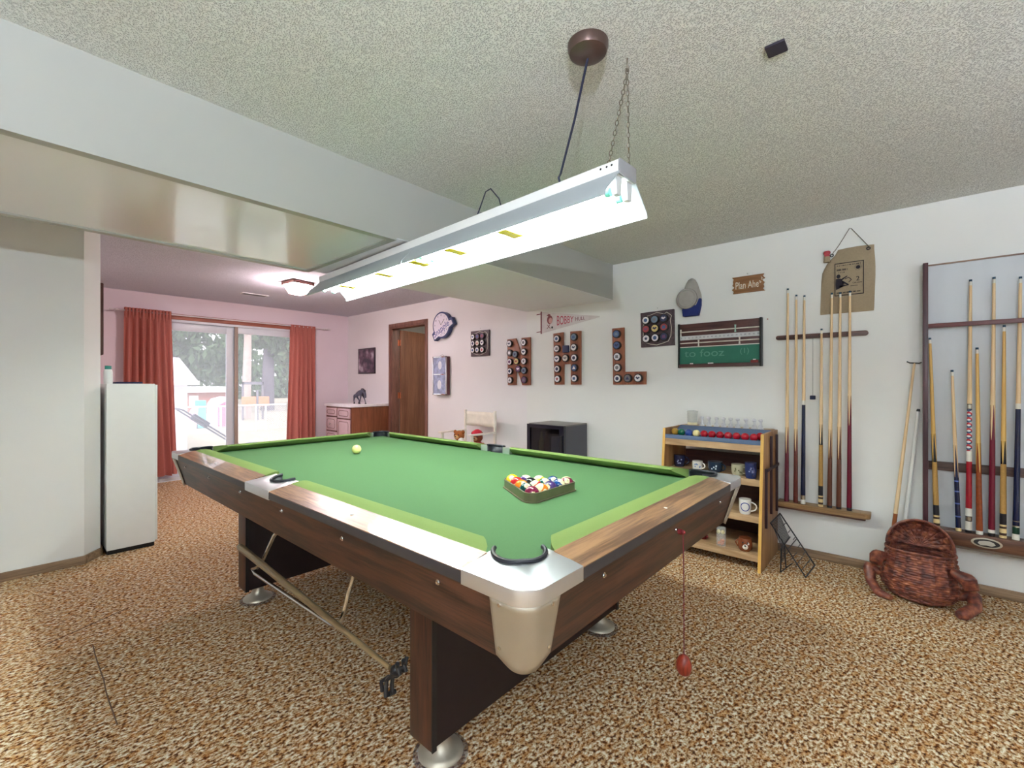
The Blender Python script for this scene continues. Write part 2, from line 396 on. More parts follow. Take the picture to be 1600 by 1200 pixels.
# next room
nr = MB(); nr.box(5.6, 5.7, 3.2, 7.07, 0, 2.4); nr.box(XW + .12, 5.6, 3.1, 3.2, 0, 2.4); nr.box(XW + .12, 5.7, 6.93, 7.03, 0, 2.4)
struct('wall_next_room', nr, M_WALL, smooth=False)
struct('ceiling', MB().box(XW + .12, 5.7, 3.1, 7.07, 2.33, 2.43), M_WALL, smooth=False)
struct('floor', MB().box(XW + .0, 5.7, 3.1, 7.07, -.06, -.002), M_CARPET, smooth=False)
t = thing('unseen_room_lamp', 'unseen white globe lamp lighting the room beyond the open door', 'lamp', (4.6, 4.5, 2.33))  # out of view, brightens the next room
MB().lathe([(.06, 0), (.06, -.02), (.05, -.025)], (4.6, 4.5, 2.33)).build('base_plate', M_WHITE, t)
MB().ell((4.6, 4.5, 2.24), .09, 18, 10).build('globe', emitter('globe_glow', (255, 244, 225), 16), t)

# ---- sliding glass door
M_VINYL = mat('white_vinyl', (226, 232, 240), .35, var=.01)
M_STILE = mat('taupe_stile', (170, 152, 140), .5, var=.02)
M_REDTRIM = wood('window_header_wood', (150, 84, 66), (182, 112, 92), 0, .5)
wr = sroot('window_1', (2.14, YWIN, 0))
m_ = MB(); m_.box(WX0 - .06, WX1 + .06, YWIN - .018, YWIN, WZ, WZ + .07); m_.box(WX0 - .06, WX0, YWIN - .018, YWIN, 0, WZ); m_.box(WX1, WX1 + .06, YWIN - .018, YWIN, 0, WZ)
m_.build('header_trim', M_REDTRIM, wr, bevel=.002)
m_ = MB()
for a, b, c, d in ((WX0, WX0 + .03, 0, WZ), (WX1 - .03, WX1, 0, WZ), (WX0 + .03, WX1 - .03, WZ - .03, WZ), (WX0 + .03, WX1 - .03, -.0, .04)): m_.box(a, b, YWIN + .005, YWIN + .135, c, d)
m_.build('door_track', M_VINYL, wr, bevel=.002)
def sash(x0, x1, y, left_w, right_w, top):
    m_ = MB(); z0, z1 = .04, WZ - .03
    m_.box(x0, x0 + left_w, y, y + .035, z0, z1); m_.box(x1 - right_w, x1, y, y + .035, z0, z1)
    m_.box(x0 + left_w, x1 - right_w, y, y + .035, z1 - top, z1); m_.box(x0 + left_w, x1 - right_w, y, y + .035, z0, z0 + .09)
    s_ = m_.build('door_sash', M_VINYL, wr, bevel=.003)
    MB().box(x0 + left_w - .005, x1 - right_w + .005, y + .012, y + .018, z0 + .085, z1 - top + .005).build('glass_pane', GLASS, s_, smooth=False)
GLASS = glass_mat('window_glass', .15)
sash(WX0 + .03, 2.13, YWIN + .075, .07, .11, .10)
sash(2.13, WX1 - .03, YWIN + .03, .012, .07, .085)
MB().box(2.10, 2.142, YWIN + .004, YWIN + .03, .04, WZ - .03).build('meeting_stile', M_STILE, wr, bevel=.002)

# ================================================================== OUTSIDE
M_GROUND = mat('dry_lawn', (160, 154, 134), .95, var=.12, scale=4, bump=.4, bscale=30)
struct('ground', MB().box(-30, 45, YWIN + .14, 60, -.25, -.12), M_GROUND, smooth=False)
M_CONC = mat('patio_concrete', (214, 212, 206), .9, var=.05, scale=6, bump=.2)
struct('patio', MB().box(-2, 8, YWIN + .14, 9.6, -.125, -.09), M_CONC, smooth=False)
struct('patio_roof', MB().box(-1, 6, YWIN + .14, 8.2, 2.42, 2.52), M_VINYL, smooth=False)
M_FAR_WHITE = mat('shed_siding', (240, 240, 240), .7, var=.02)
sh = thing('garden_shed', 'small white shed with a pale grey pitched roof beyond the sliding door', 'shed', (1.2, 11, -.12))
m_ = MB(); m_.box(.2, 2.36, 10.5, 12.8, -.12, 1.26); m_.build('wall', M_FAR_WHITE, sh, smooth=False)
m_ = MB(); m_.prism([(.05, 1.25), (2.52, 1.25), (2.2, 1.72), (.4, 1.72)], 10.35, 12.95, lambda a, b, c: (a, c, b)); m_.build('roof', mat('shed_roof', (206, 200, 205), .8), sh, smooth=False)
m_ = MB(); m_.box(.05, 2.52, 10.32, 10.35, 1.2, 1.28); m_.build('fascia', M_FAR_WHITE, sh, smooth=False)
m_ = MB(); m_.box(2.05, 2.09, 10.46, 10.5, -.1, 1.2); m_.box(1.4, 1.43, 10.46, 10.5, -.1, 1.2); m_.build('corner_board', M_VINYL, sh, smooth=False)
hs = thing('neighbour_house', 'low reddish house with a white fascia behind the shed', 'house', (6.1, 24, -.12))
m_ = MB(); m_.box(5.3, 6.9, 24, 27, -.12, .84); m_.build('wall', mat('house_brick', (176, 128, 118), .9, var=.1), hs, smooth=False)
m_ = MB(); m_.box(5.1, 7.1, 23.7, 27.3, .84, 1.10); m_.build('fascia', M_FAR_WHITE, hs, smooth=False)
m_ = MB(); m_.box(5.45, 5.8, 23.95, 24.0, .2, .7); m_.build('window', M_VINYL, hs, smooth=False)
ph = thing('playhouse', 'toy plastic playhouse with pink shutter and white arch in the yard', 'playhouse', (4.6, 16, -.12))
m_ = MB(); m_.prism([(4.25, -.12), (4.95, -.12), (4.95, .6), (4.85, .75), (4.6, .82), (4.35, .75), (4.25, .6)], 16, 16.6, lambda a, b, c: (a, c, b)); m_.build('wall', mat('toy_white', (225, 220, 235), .6), ph, smooth=False)
m_ = MB(); m_.prism([(4.38, -.1), (4.82, -.1), (4.82, .55), (4.6, .68), (4.38, .55)], 15.97, 16, lambda a, b, c: (a, c, b)); m_.build('door', mat('toy_pink', (214, 110, 140), .6), ph, smooth=False)
sl = thing('toy_slide', 'turquoise plastic toy slide left of the playhouse', 'slide', (3.95, 16, -.12))
MB().box(3.85, 4.08, 16, 16.3, -.12, .72).build('tower', mat('toy_turquoise', (96, 186, 196), .6), sl, bevel=.03)
MB().hexa([(3.5, 15.9, -.12), (3.8, 15.9, -.12), (3.8, 16.2, -.12), (3.5, 16.2, -.12), (3.72, 15.95, .45), (3.86, 15.95, .55), (3.86, 16.2, .55), (3.72, 16.2, .45)]).build('chute', mat('toy_pale_pink', (226, 170, 184), .6), sl)
ob = thing('play_frame', 'orange and grey climbing frame beside the pine trunk', 'climbing frame', (6.2, 18, -.12))
m_ = MB(); m_.box(5.8, 6.6, 18, 18.4, .40, .75); m_.build('panel', mat('orange_plank', (222, 150, 110), .8), ob, smooth=False)
m_ = MB(); m_.box(5.82, 5.88, 18.41, 18.47, -.12, 1.3); m_.box(6.5, 6.56, 18.41, 18.47, -.12, 1.3); m_.box(5.82, 6.56, 18.41, 18.47, 1.2, 1.3); m_.box(6.15, 6.2, 17.9, 17.99, -.12, 1.0); m_.build('post', mat('grey_post', (120, 120, 130), .8), ob, smooth=False)
# fence
M_GALV = mat('galvanised_pipe', (235, 235, 238), .4, .2)
fe = thing('chain_link_fence', 'low chain link fence with white pipe rail across the yard', 'fence', (4.5, 14, -.12))
MB().cyl((2.6, 14, .615), (5.6, 14, .615), .022, n=8).build('top_rail', M_GALV, fe)
for x in (3.0, 3.9, 4.78, 5.04): MB().cyl((x, 14, -.12), (x, 14, .64), .024, n=8).build('post', M_GALV, fe)
m_ = MB()
for k in range(46):
    x = 2.6 + k * .065
    m_.cyl((x, 14, -.1), (min(x + .7, 5.6), 14, -.1 + min(.7, 5.6 - x)), .002, n=3); m_.cyl((x, 14, .6), (min(x + .7, 5.6), 14, .6 - min(.7, 5.6 - x)), .002, n=3)
tag(m_.build('mesh', M_GALV, fe, smooth=False), kind='stuff')
# mower handle leaning outside by the door
mw = thing('lawn_mower', 'grey push mower parked on the patio with its handle slanting up', 'lawn mower', (2.75, 8.2, -.09))
A0 = Vector((1.80, 8.2, .82)); A1 = Vector((2.62, 8.2, .17)); sid = Vector((0, .42, 0))
M_MW = mat('mower_grey', (110, 116, 124), .5)
MB().tube([A1, A0 + Vector((.06, 0, -.05)), A0, A0 + Vector((-.04, .06, .02)), A0 + Vector((-.04, .36, .02)), A0 + sid, A0 + sid + Vector((.06, 0, -.05)), A1 + sid], .013, 8).build('handle', M_MW, mw)
m_ = MB(); c = A0.lerp(A1, .27) + Vector((0, .02, .0)); dirv = (A1 - A0).normalized(); nn = Vector((.62, 0, .78))
m_.hexa([c - dirv * .13 - nn * .05, c + dirv * .13 - nn * .05, c + dirv * .13 - nn * .05 + Vector((0, .1, 0)), c - dirv * .13 - nn * .05 + Vector((0, .1, 0)), c - dirv * .13 + nn * .05, c + dirv * .13 + nn * .05, c + dirv * .13 + nn * .05 + Vector((0, .1, 0)), c - dirv * .13 + nn * .05 + Vector((0, .1, 0))])
m_.build('control_box', M_MW, mw, bevel=.01)
m_ = MB(); m_.box(2.5, 3.15, 8.15, 8.7, .02, .17); m_.lathe([(.13, 0), (.13, .03), (.08, .05)], (2.82, 8.42, .17)); m_.build('deck', M_MW, mw, bevel=.02)
for x in (2.55, 3.1):
    for y in (8.12, 8.73): MB().lathe([(.09, -.02), (.09, .02)], (x, y, 0), 16, axis='y').build('wheel', M_BLACK, mw)
# trees
def foliage(name, c, r, n, m, parent, seed, leaf=.16):
    rnd = random.Random(seed); b = MB()
    for _ in range(n):
        th = rnd.uniform(0, 2 * PI); ph_ = math.acos(rnd.uniform(-1, 1)); q = rnd.uniform(.55, 1.0)
        p = Vector((c[0] + r[0] * q * math.sin(ph_) * math.cos(th), c[1] + r[1] * q * math.sin(ph_) * math.sin(th), c[2] + r[2] * q * math.cos(ph_)))
        e = Euler((rnd.uniform(0, 6), rnd.uniform(0, 6), rnd.uniform(0, 6))).to_matrix(); s_ = leaf * rnd.uniform(.5, 1.3)
        q4 = [p + e @ Vector(v) * s_ for v in ((-1, 0, 0), (0, -.5, .1), (1, 0, 0), (0, .5, .1))]
        b.add(q4, [(0, 1, 2, 3)])
    o = b.build(name, m, parent, smooth=False); o['kind'] = 'stuff'; return o
M_LEAF1 = cloth_translucent('leaf_green', (112, 138, 104), .3); M_LEAF2 = cloth_translucent('leaf_light', (158, 176, 140), .3)
M_LEAF3 = cloth_translucent('leaf_grey', (150, 158, 150), .3)
M_BARK = mat('pine_bark', (186, 168, 160), .9, var=.15, bump=.5); M_BARK2 = mat('dark_bark', (104, 98, 108), .9, var=.15, bump=.5)
def tree(label, x, y, h, tr, crown, m, mb_, seed, n=2200, leaf=.2, name='tree'):
    t = thing(name, label, 'tree', (x, y, -.12), 'trees beyond the fence')
    MB().cyl((x, y, -.12), (x + .1, y, h), tr, tr * .6, 12).build('trunk', mb_, t)
    for i, (dx, dy, z, rx, rz) in enumerate(crown): foliage('foliage', (x + dx, y + dy, z), (rx, rx, rz), n, m, t, seed + i, leaf)
    return t
tree('pale barked pine tree standing right of the door stile', 6.3, 19.5, 5, .17, [(.0, 0, 4.6, 1.3, 1.2)], M_LEAF3, M_BARK, 1, 1500, .2, 'pine_tree')
tree('dark trunked leafy tree behind the climbing frame', 8.9, 24.5, 4.5, .32, [(-.6, 0, 4.6, 2.0, 1.6), (1.0, 0, 3.4, 1.3, 1.2)], M_LEAF1, M_BARK2, 3, 1800, .24, 'broadleaf_tree')
tree('dense green tree rising behind the white shed', 5.2, 36, 6, .3, [(0, 0, 5.5, 4.2, 3.6), (3.8, 0, 4.2, 3.4, 3.2), (-3.5, 1, 5.5, 3.4, 4)], M_LEAF1, M_BARK2, 9, 2600, .3, 'broadleaf_tree')
tree('light green bushy tree at the right edge of the glass', 8.0, 16, 2.6, .12, [(.1, 0, 1.9, 1.0, 1.5), (.3, 0, .6, .8, .8)], M_LEAF2, M_BARK, 21, 1600, .16, 'leafy_shrub')
tree('tall bluish green tree filling the back of the yard', 15.6, 28, 6, .4, [(0, 0, 5.0, 4.2, 4.0), (-1, 1, 3.5, 3, 3.2)], M_LEAF1, M_BARK2, 31, 3000, .36, 'broadleaf_tree')
t = thing('hedge', 'long green hedge across the far end of the yard', 'hedge', (8, 45, -.12))
foliage('foliage', (8, 45, 1.6), (20, .8, 2.6), 9000, M_LEAF1, t, 77, .34)
# ================================================================== HANGING LIGHT
LX, LY, LZ = 1.450, .737, 1.994
lt = thing('hanging_shop_light', 'long twin-tube fluorescent shop light hung over the pool table', 'light fixture', (LX, LY, LZ))
_b = R(2.6); LF = lambda s, a, z: (LX + s * math.sin(_b) + a * math.cos(_b), LY + s * math.cos(_b) - a * math.sin(_b), LZ + z)
LL = 2.44
def lprism(sec, s0, s1, mb):  # sec = closed (a,z) outline
    n = len(sec); return mb.loft([[LF(s0, a, z) for a, z in sec], [LF(s1, a, z) for a, z in sec]])
M_FIXW = mat('fixture_white', (206, 210, 212), .35, var=.005)
M_FIXG = mat('fixture_grey_end', (150, 150, 154), .5, var=.03)
lprism([(-.055, 0), (.055, 0), (.055, -.052), (-.055, -.052)], 0.004, LL, MB()).build('channel', mat('channel_white', (248, 250, 250), .3, var=.005), lt, bevel=.003)
lprism([(-.056, .001), (.056, .001), (.056, -.053), (-.056, -.053)], -.004, .004, MB()).build('end_plate', M_FIXG, lt, bevel=.002)
lprism([(-.056, .001), (.056, .001), (.056, -.053), (-.056, -.053)], LL, LL + .006, MB()).build('end_plate', M_FIXG, lt, bevel=.002)
m_ = MB()
for s in (.03, .05, .075): m_.cyl(LF(s, -.0555, -.013), LF(s, -.0545, -.013), .004, n=8)
m_.build('knockout_hole', M_BLACK, lt)
for sg in (-1, 1):
    for s0, s1 in ((0.0, LL / 2 - .002), (LL / 2 + .002, LL)):
        sec = [(sg * .052, -.044), (sg * .141, -.136), (sg * .144, -.153), (sg * .1475, -.153), (sg * .1445, -.134), (sg * .0545, -.040)]
        lprism(sec, s0, s1, MB()).build('reflector_wing', mat('reflector_enamel', (176, 184, 190), .4, var=.005), lt)
M_TUBE = emitter('fluorescent_tube_glow', (238, 250, 244), TUBE_STRENGTH)
M_TEAL = mat('tube_collar_teal', (120, 205, 188), .4)
M_YEL = mat('yellow_band_mat', (250, 222, 20), .5)
for a in (-.036, .036):
    for s0, s1 in ((.045, 1.205), (1.235, LL - .02)):
        t_ = MB().cyl(LF(s0 + .02, a, -.096), LF(s1 - .02, a, -.096), .013, n=14).build('fluorescent_tube', M_TUBE, lt)
        for q0, q1 in ((s0, s0 + .02), (s1 - .02, s1)): MB().cyl(LF(q0, a, -.096), LF(q1, a, -.096), .0155, n=14).build('tube_collar', M_TEAL, t_)
    m_ = MB(); m_.hexa([LF(.012, a - .020, -.052), LF(.045, a - .020, -.052), LF(.045, a + .020, -.052), LF(.012, a + .020, -.052), LF(.012, a - .013, -.116), LF(.032, a - .013, -.116), LF(.032, a + .013, -.116), LF(.012, a + .013, -.116)])
    m_.build('lamp_holder', M_FIXW, lt, bevel=.003)
for s in (.55, .93, 1.25, 1.62, 2.1): lprism([(-.056, -.078), (.056, -.078), (.056, -.114), (-.056, -.114), (-.056, -.1115), (.053, -.1115), (.053, -.081), (-.056, -.081)], s, s + .055, MB()).build('yellow_band', M_YEL, lt)  # yellow bands across both tubes
def chain(p0, p1, r=.0016, pitch=.016, lr=.0075):
    p0, p1 = Vector(p0), Vector(p1); d = p1 - p0; n = int(d.length / pitch); dn = d.normalized(); u = dn.orthogonal().normalized(); w_ = dn.cross(u); b = MB()
    for i in range(n + 1):
        c = p0 + dn * (i * d.length / n); q = u if i % 2 else w_
        b.tube([c + dn * (math.cos(2 * PI * k / 8) * lr * 1.25) + q * (math.sin(2 * PI * k / 8) * lr * .7) for k in range(8)], r, 5, True)
    return b
HK = Vector((1.405, .715, 2.285))
M_CHAIN = mat('steel_chain', (120, 112, 100), .4, .8)
o = chain(HK, LF(.045, -.05, .0)).build('chain', M_CHAIN, lt); o['kind'] = 'stuff'
o = chain(HK, LF(.02, .045, .0)).build('chain', M_CHAIN, lt); o['kind'] = 'stuff'
MB().tube([(HK.x, HK.y, 2.33), (HK.x, HK.y, 2.312), (HK.x + .008, HK.y, 2.30), (HK.x + .006, HK.y, 2.288), (HK.x - .002, HK.y, 2.284), (HK.x - .009, HK.y, 2.292)], .0025, 8).build('ceiling_hook', M_CHAIN, lt)
cx_, cy_ = 1.262, .782
MB().lathe([(.066, 2.33), (.066, 2.318), (.060, 2.300), (.042, 2.288), (.012, 2.283)], (cx_, cy_, 0), 32).build('ceiling_canopy', mat('antique_bronze', (112, 92, 88), .3, .8), lt)
end = Vector(LF(.262, -.045, .0)); M_CORD = mat('dark_cord', (30, 34, 62), .5)
MB().tube([(cx_, cy_, 2.286), Vector((cx_, cy_, 2.286)).lerp(end, .45) + Vector((.006, .004, .0)), end + Vector((-.002, -.003, .035)), end + Vector((-.004, .006, .02)), end + Vector((0, 0, -.004))], .0042, 8).build('power_cord', M_CORD, lt)
a_, b_ = Vector(LF(.60, -.03, 0)), Vector(LF(.76, -.035, 0))
MB().tube([a_, a_ + Vector((0, .015, .045)), a_.lerp(b_, .42) + Vector((0, 0, .105)), a_.lerp(b_, .62) + Vector((0, 0, .10)), b_ + Vector((0, -.02, .03)), b_], .0028, 8).build('hanger_wire', M_CORD, lt)
# other ceiling pieces
pl = MB().box(1.655, 1.715, .295, .352, 2.322, ZC).build('ceiling_plate', mat('dark_metal_plate', (62, 58, 72), .5, .5), bevel=.002); tag(pl, 'small dark square metal plate fixed to the ceiling', 'plate')
fl = thing('flush_ceiling_light', 'small square bronze ceiling light with glowing panes in the far room', 'ceiling light', (2.12, 4.98, ZC), rot=(0, 0, R(8)))
M_BRZ = mat('bronze_frame', (120, 78, 70), .45, .4)
m_ = MB(); m_.box(-.12, .12, -.12, .12, -.035, 0); m_.build('base_plate', M_BRZ, fl, local=True, bevel=.004)
m_ = MB(); m_.hexa([(-.062, -.062, -.128), (.062, -.062, -.128), (.062, .062, -.128), (-.062, .062, -.128), (-.105, -.105, -.035), (.105, -.105, -.035), (.105, .105, -.035), (-.105, .105, -.035)])
m_.build('glass_shade', emitter('warm_pane_glow', (255, 232, 232), FAR_LAMP), fl, local=True, smooth=False)
m_ = MB()
for sx in (-1, 1):
    for sy in (-1, 1): m_.tube([(sx * .107, sy * .107, -.033), (sx * .064, sy * .064, -.130)], .004, 6)
for a, b in (((-1, -1), (1, -1)), ((1, -1), (1, 1)), ((1, 1), (-1, 1)), ((-1, 1), (-1, -1))): m_.tube([(a[0] * .064, a[1] * .064, -.130), (b[0] * .064, b[1] * .064, -.130)], .004, 6)
m_.build('frame_bar', M_BRZ, fl, local=True)
vt = thing('ceiling_vent', 'white slotted air vent in the far ceiling', 'vent', (2.05, 6.06, ZC))
MB().box(1.90, 2.20, 6.0, 6.12, ZC - .008, ZC).build('frame', M_WHITE, vt, bevel=.002)
for k in range(3): MB().box(1.92, 2.18, 6.016 + k * .032, 6.036 + k * .032, ZC - .0095, ZC - .008).build('slot', M_BLACK, vt, smooth=False)
# unseen ceiling lamp added behind the viewer for fill light
for (x, y) in ((-1.3, -.6),):
    rl = thing('fill_ceiling_lamp', 'added round white ceiling fill lamp, unseen behind the viewer', 'ceiling light', (x, y, ZC))
    MB().lathe([(.17, 0), (.17, -.03), (.15, -.035)], (x, y, ZC), 28).build('base_plate', M_WHITE, rl)
    MB().lathe([(.155, -.035), (.15, -.07), (.11, -.11), (.04, -.125)], (x, y, ZC), 28).build('glass_shade', emitter('fill_shade_glow', (250, 250, 255), REAR_FILL), rl)

for (x, y) in ((-1.1, -.8), (1.9, -1.5)):  # two unseen uplighters added to fill the room with light
    fl_ = thing('fill_uplighter', 'added unseen white fill uplighter %s' % ('near the left side of the room' if x < 0 else 'by the right wall behind the viewer'), 'lamp', (x, y, 0), 'added fill uplighters')
    MB().lathe([(.14, 0), (.14, .015), (.02, .03)], (x, y, 0), 28).build('base', M_WHITE, fl_)
    MB().cyl((x, y, .025), (x, y, 1.66), .012, n=12).build('pole', M_WHITE, fl_)
    MB().lathe([(.02, 1.64), (.09, 1.67), (.15, 1.74), (.153, 1.74), (.092, 1.662), (.02, 1.63)], (x, y, 0), 28, cap=False).build('bowl', M_WHITE, fl_)
    ld = bpy.data.lights.new('fill_bulb', 'POINT'); ld.energy = UPLIGHT_FILL * (4.0 if x < 0 else .2); ld.color = (.80, .89, 1.0); ld.shadow_soft_size = .05
    lo = bpy.data.objects.new('fill_bulb', ld); COL.objects.link(lo); lo.parent = fl_; lo.location = (0, 0, 1.72)
# ================================================================== POOL TABLE
TX0, TX1, TY0, TY1 = .688, 2.245, .562, 3.47
TXM, TYM = (TX0 + TX1) / 2, 2.016
tb = thing('pool_table', 'large walnut pool table with bright green cloth and satin metal corner caps', 'pool table', (TXM, TYM, 0))
BED = .775
# bed cloth with chamfered pocket mouths
c = .115; i_ = .10
bed = []
X0, X1, Y0, Y1 = TX0 + i_, TX1 - i_, TY0 + i_, TY1 - i_
bed = [(X0 + c, Y0), (X1 - c, Y0), (X1, Y0 + c), (X1, TYM - .055), (X1 - .012, TYM - .04), (X1 - .012, TYM + .04), (X1, TYM + .055), (X1, Y1 - c), (X1 - c, Y1), (X0 + c, Y1), (X0, Y1 - c), (X0, TYM + .055), (X0 + .012, TYM + .04), (X0 + .012, TYM - .04), (X0, TYM - .055), (X0, Y0 + c)]
c2 = .02
bed = [(X0 + c2, Y0 + .0), (X1 - c2, Y0), (X1, Y0 + c2), (X1, TYM - .06), (X1 - .03, TYM - .045), (X1 - .03, TYM + .045), (X1, TYM + .06), (X1, Y1 - c2), (X1 - c2, Y1), (X0 + c2, Y1), (X0, Y1 - c2), (X0, TYM + .06), (X0 + .03, TYM + .045), (X0 + .03, TYM - .045), (X0, TYM - .06), (X0, Y0 + c2)]
MB().prism(bed, BED - .03, BED).build('bed_cloth', M_CLOTH, tb, smooth=False)
MB().box(TX0 + .10, TX1 - .10, TY0 + .10, TY1 - .10, .635, BED - .031).build('slate_frame', M_PANEL, tb, smooth=False)
# rails (edging + laminate) and cushions
def seg_poly(side, u0, u1, v0a, v0b, v1a, v1b, z_out, z_in, zb, mb, prof=None):
    """one rail piece; side in L,R,N,F. section runs u (inwards) at start v0(u) and end v1(u)."""
    def W(u, v, z):
        if side == 'L': return (TX0 + u, v, z)
        if side == 'R': return (TX1 - u, v, z)
        if side == 'N': return (v, TY0 + u, z)
        return (v, TY1 - u, z)
    ra, rb = [], []
    for u, z in prof:
        k = (u - u0) / (u1 - u0)
        ra.append(W(u, v0a + (v0b - v0a) * k, z)); rb.append(W(u, v1a + (v1b - v1a) * k, z))
    mb.loft([ra, rb]); return mb
rails = [('L', TY0 + .2, TYM - .131, 'c', 's'), ('L', TYM + .131, TY1 - .2, 's', 'c'), ('R', TY0 + .2, TYM - .131, 'c', 's'), ('R', TYM + .131, TY1 - .2, 's', 'c'),
         ('N', TX0 + .2, TX1 - .2, 'c', 'c'), ('F', TX0 + .2, TX1 - .2, 'c', 'c')]
for side, a, b, ka, kb_ in rails:
    prof = [(0.0, .766), (0.0, .7935), (.085, .8105), (.085, .766)]
    r_ = seg_poly(side, 0, .085, a, a, b, b, 0, 0, 0, MB(), prof).build('rail', M_EDGE, tb, bevel=.002)
    prof = [(.001, .7937), (.001, .7960), (.085, .8130), (.085, .8107)]
    seg_poly(side, 0, .085, a + .001, a + .001, b - .001, b - .001, 0, 0, 0, MB(), prof).build('rail_top', M_RAIL_Y if side in 'LR' else M_RAIL_X, r_)
    mid = (a + b) / 2; zz = .8055
    q = {'L': (TX0 + .045, mid), 'R': (TX1 - .045, mid), 'N': (mid, TY0 + .045), 'F': (mid, TY1 - .045)}[side]
    MB().cyl((q[0], q[1], zz - .004), (q[0], q[1], zz + .0008), .006, n=12).build('rail_sight', M_WHITE, r_)
    ea = .075 if ka == 'c' else .018; eb = .075 if kb_ == 'c' else .018
    n_ = 5; mb = MB(); U0, U1 = .085, .150
    prof = [(.085, .8125), (.105, .818), (.130, .8215), (.146, .8195), (.150, .813), (.146, .806), (.125, .792), (.105, .7765), (.085, .7765)]
    def W(u, v, z):
        return {'L': (TX0 + u, v, z), 'R': (TX1 - u, v, z), 'N': (v, TY0 + u, z), 'F': (v, TY1 - u, z)}[side]
    ra = []; 
    def endv(base_, e, k): return base_ + e * (k ** 1.4)
    A = [W(u, endv(a + (.004 if ka == 'c' else 0), ea, (u - U0) / (U1 - U0)), z) for u, z in prof]
    B = [W(u, endv(b - (.004 if kb_ == 'c' else 0), -eb, (u - U0) / (U1 - U0)), z) for u, z in prof]
    mb.loft([A, B]).build('cushion', M_CUSH, tb, angle=50, bevel=0)
# corner castings
def corner(sx, sy):
    cx, cy = (TX0 if sx > 0 else TX1), (TY0 if sy > 0 else TY1)
    rc = .055
    out = [(0, .2)] + [(rc - rc * math.cos(t), rc - rc * math.sin(t)) for t in [PI / 2 * k / 8 for k in range(9)]] + [(.2, 0)]
    pc = (.140, .144); pr = .066
    arc = [(pc[0] + pr * math.cos(R(d)), pc[1] + pr * math.sin(R(d))) for d in [-20 - k * (232 / 22) for k in range(23)]]
    out += [(.205, .085), (.205, .118)] + arc + [(.118, .205), (.085, .205)]
    F = lambda a, b, c: (cx + sx * a, cy + sy * b, c if c < .79 else .7985 + .14 * max(0, min(a, b, .1)))
    MB().prism(out, .764, .80, F).build('corner_cap', M_CAPTOP, tb, bevel=.0015)
    # pocket rim and liner
    arcp = [(pc[0] + (pr - .002) * math.cos(R(d)), pc[1] + (pr - .002) * math.sin(R(d))) for d in [-24 - k * (222 / 24) for k in range(25)]]
    L_ = lambda a, b, z: (cx + sx * a, cy + sy * b, z)
    rim = MB().tube([L_(a, b, .8015 + .14 * max(0, min(a, b, .1))) for a, b in arcp], .006, 8).build('pocket_rim', M_RUBBER, tb)
    mb = MB(); n = len(arcp)
    outer = [(pc[0] + (a - pc[0]) * 1.03, pc[1] + (b - pc[1]) * 1.03) for a, b in arcp]
    vs = [L_(a, b, .70) for a, b in arcp] + [L_(a, b, .799 + .14 * max(0, min(a, b, .1))) for a, b in arcp] + [L_(a, b, .70) for a, b in outer] + [L_(a, b, .799 + .14 * max(0, min(a, b, .1))) for a, b in outer]
    fs = []
    for k in range(n - 1): fs += [(k, k + 1, n + k + 1, n + k), (2 * n + k, 3 * n + k, 3 * n + k + 1, 2 * n + k + 1), (n + k, n + k + 1, 3 * n + k + 1, 3 * n + k)]
    mb.add(vs, fs).build('pocket_liner', M_RUBBER, tb)
    # wrap-around lower casting following the tapered apron
    mb = MB(); nt_, ns = 24, 12; grid = []
    for j in range(ns + 1):
        s = j / ns; row = []
        for i in range(nt_ + 1):
            t = -1 + 2 * i / nt_
            hw = .098 - .022 * s; 
            zbot = .612 - .028 * math.cos(t * PI / 2)
            z = .764 + (zbot - .764) * s
            ins = .008 + .047 * (.766 - z) / .166 - .005
            rr = .045; d = t * hw
            straight = hw - (hw - rr if hw > rr else 0)
            arcL = rr * PI / 4
            if abs(d) < arcL * 1.0:
                th = PI / 4 + d / rr; u = rr - rr * math.cos(th) ; v = rr - rr * math.sin(th)
            elif d >= arcL: u = rr + (d - arcL); v = 0
            else: u = 0; v = rr + (-d - arcL)
            row.append(L_(u + ins, v + ins, z))
        grid.append(row)
    vs = [p for r in grid for p in r]; W_ = nt_ + 1
    fs = [(j * W_ + i, j * W_ + i + 1, (j + 1) * W_ + i + 1, (j + 1) * W_ + i) for j in range(ns) for i in range(nt_)]
    o = mb.add(vs, fs).build('corner_casting', M_SATIN, tb, angle=60)
    sol = o.modifiers.new('thick', 'SOLIDIFY'); sol.thickness = .004; sol.offset = 0
    for (u, v, z) in ((.010, .085, .752), (.085, .010, .752), (.050, .115, .635), (.115, .050, .635)):
        ins = .008 + .047 * (.766 - z) / .166 - .006
        if u < v: p0 = L_(ins - .001, v, z); p1 = L_(ins - .0035, v, z)
        else: p0 = L_(u, ins - .001, z); p1 = L_(u, ins - .0035, z)
        MB().cyl(p0, p1, .0042, n=10).build('screw', M_CHROME, o)
for sx in (1, -1):
    for sy in (1, -1): corner(sx, sy)
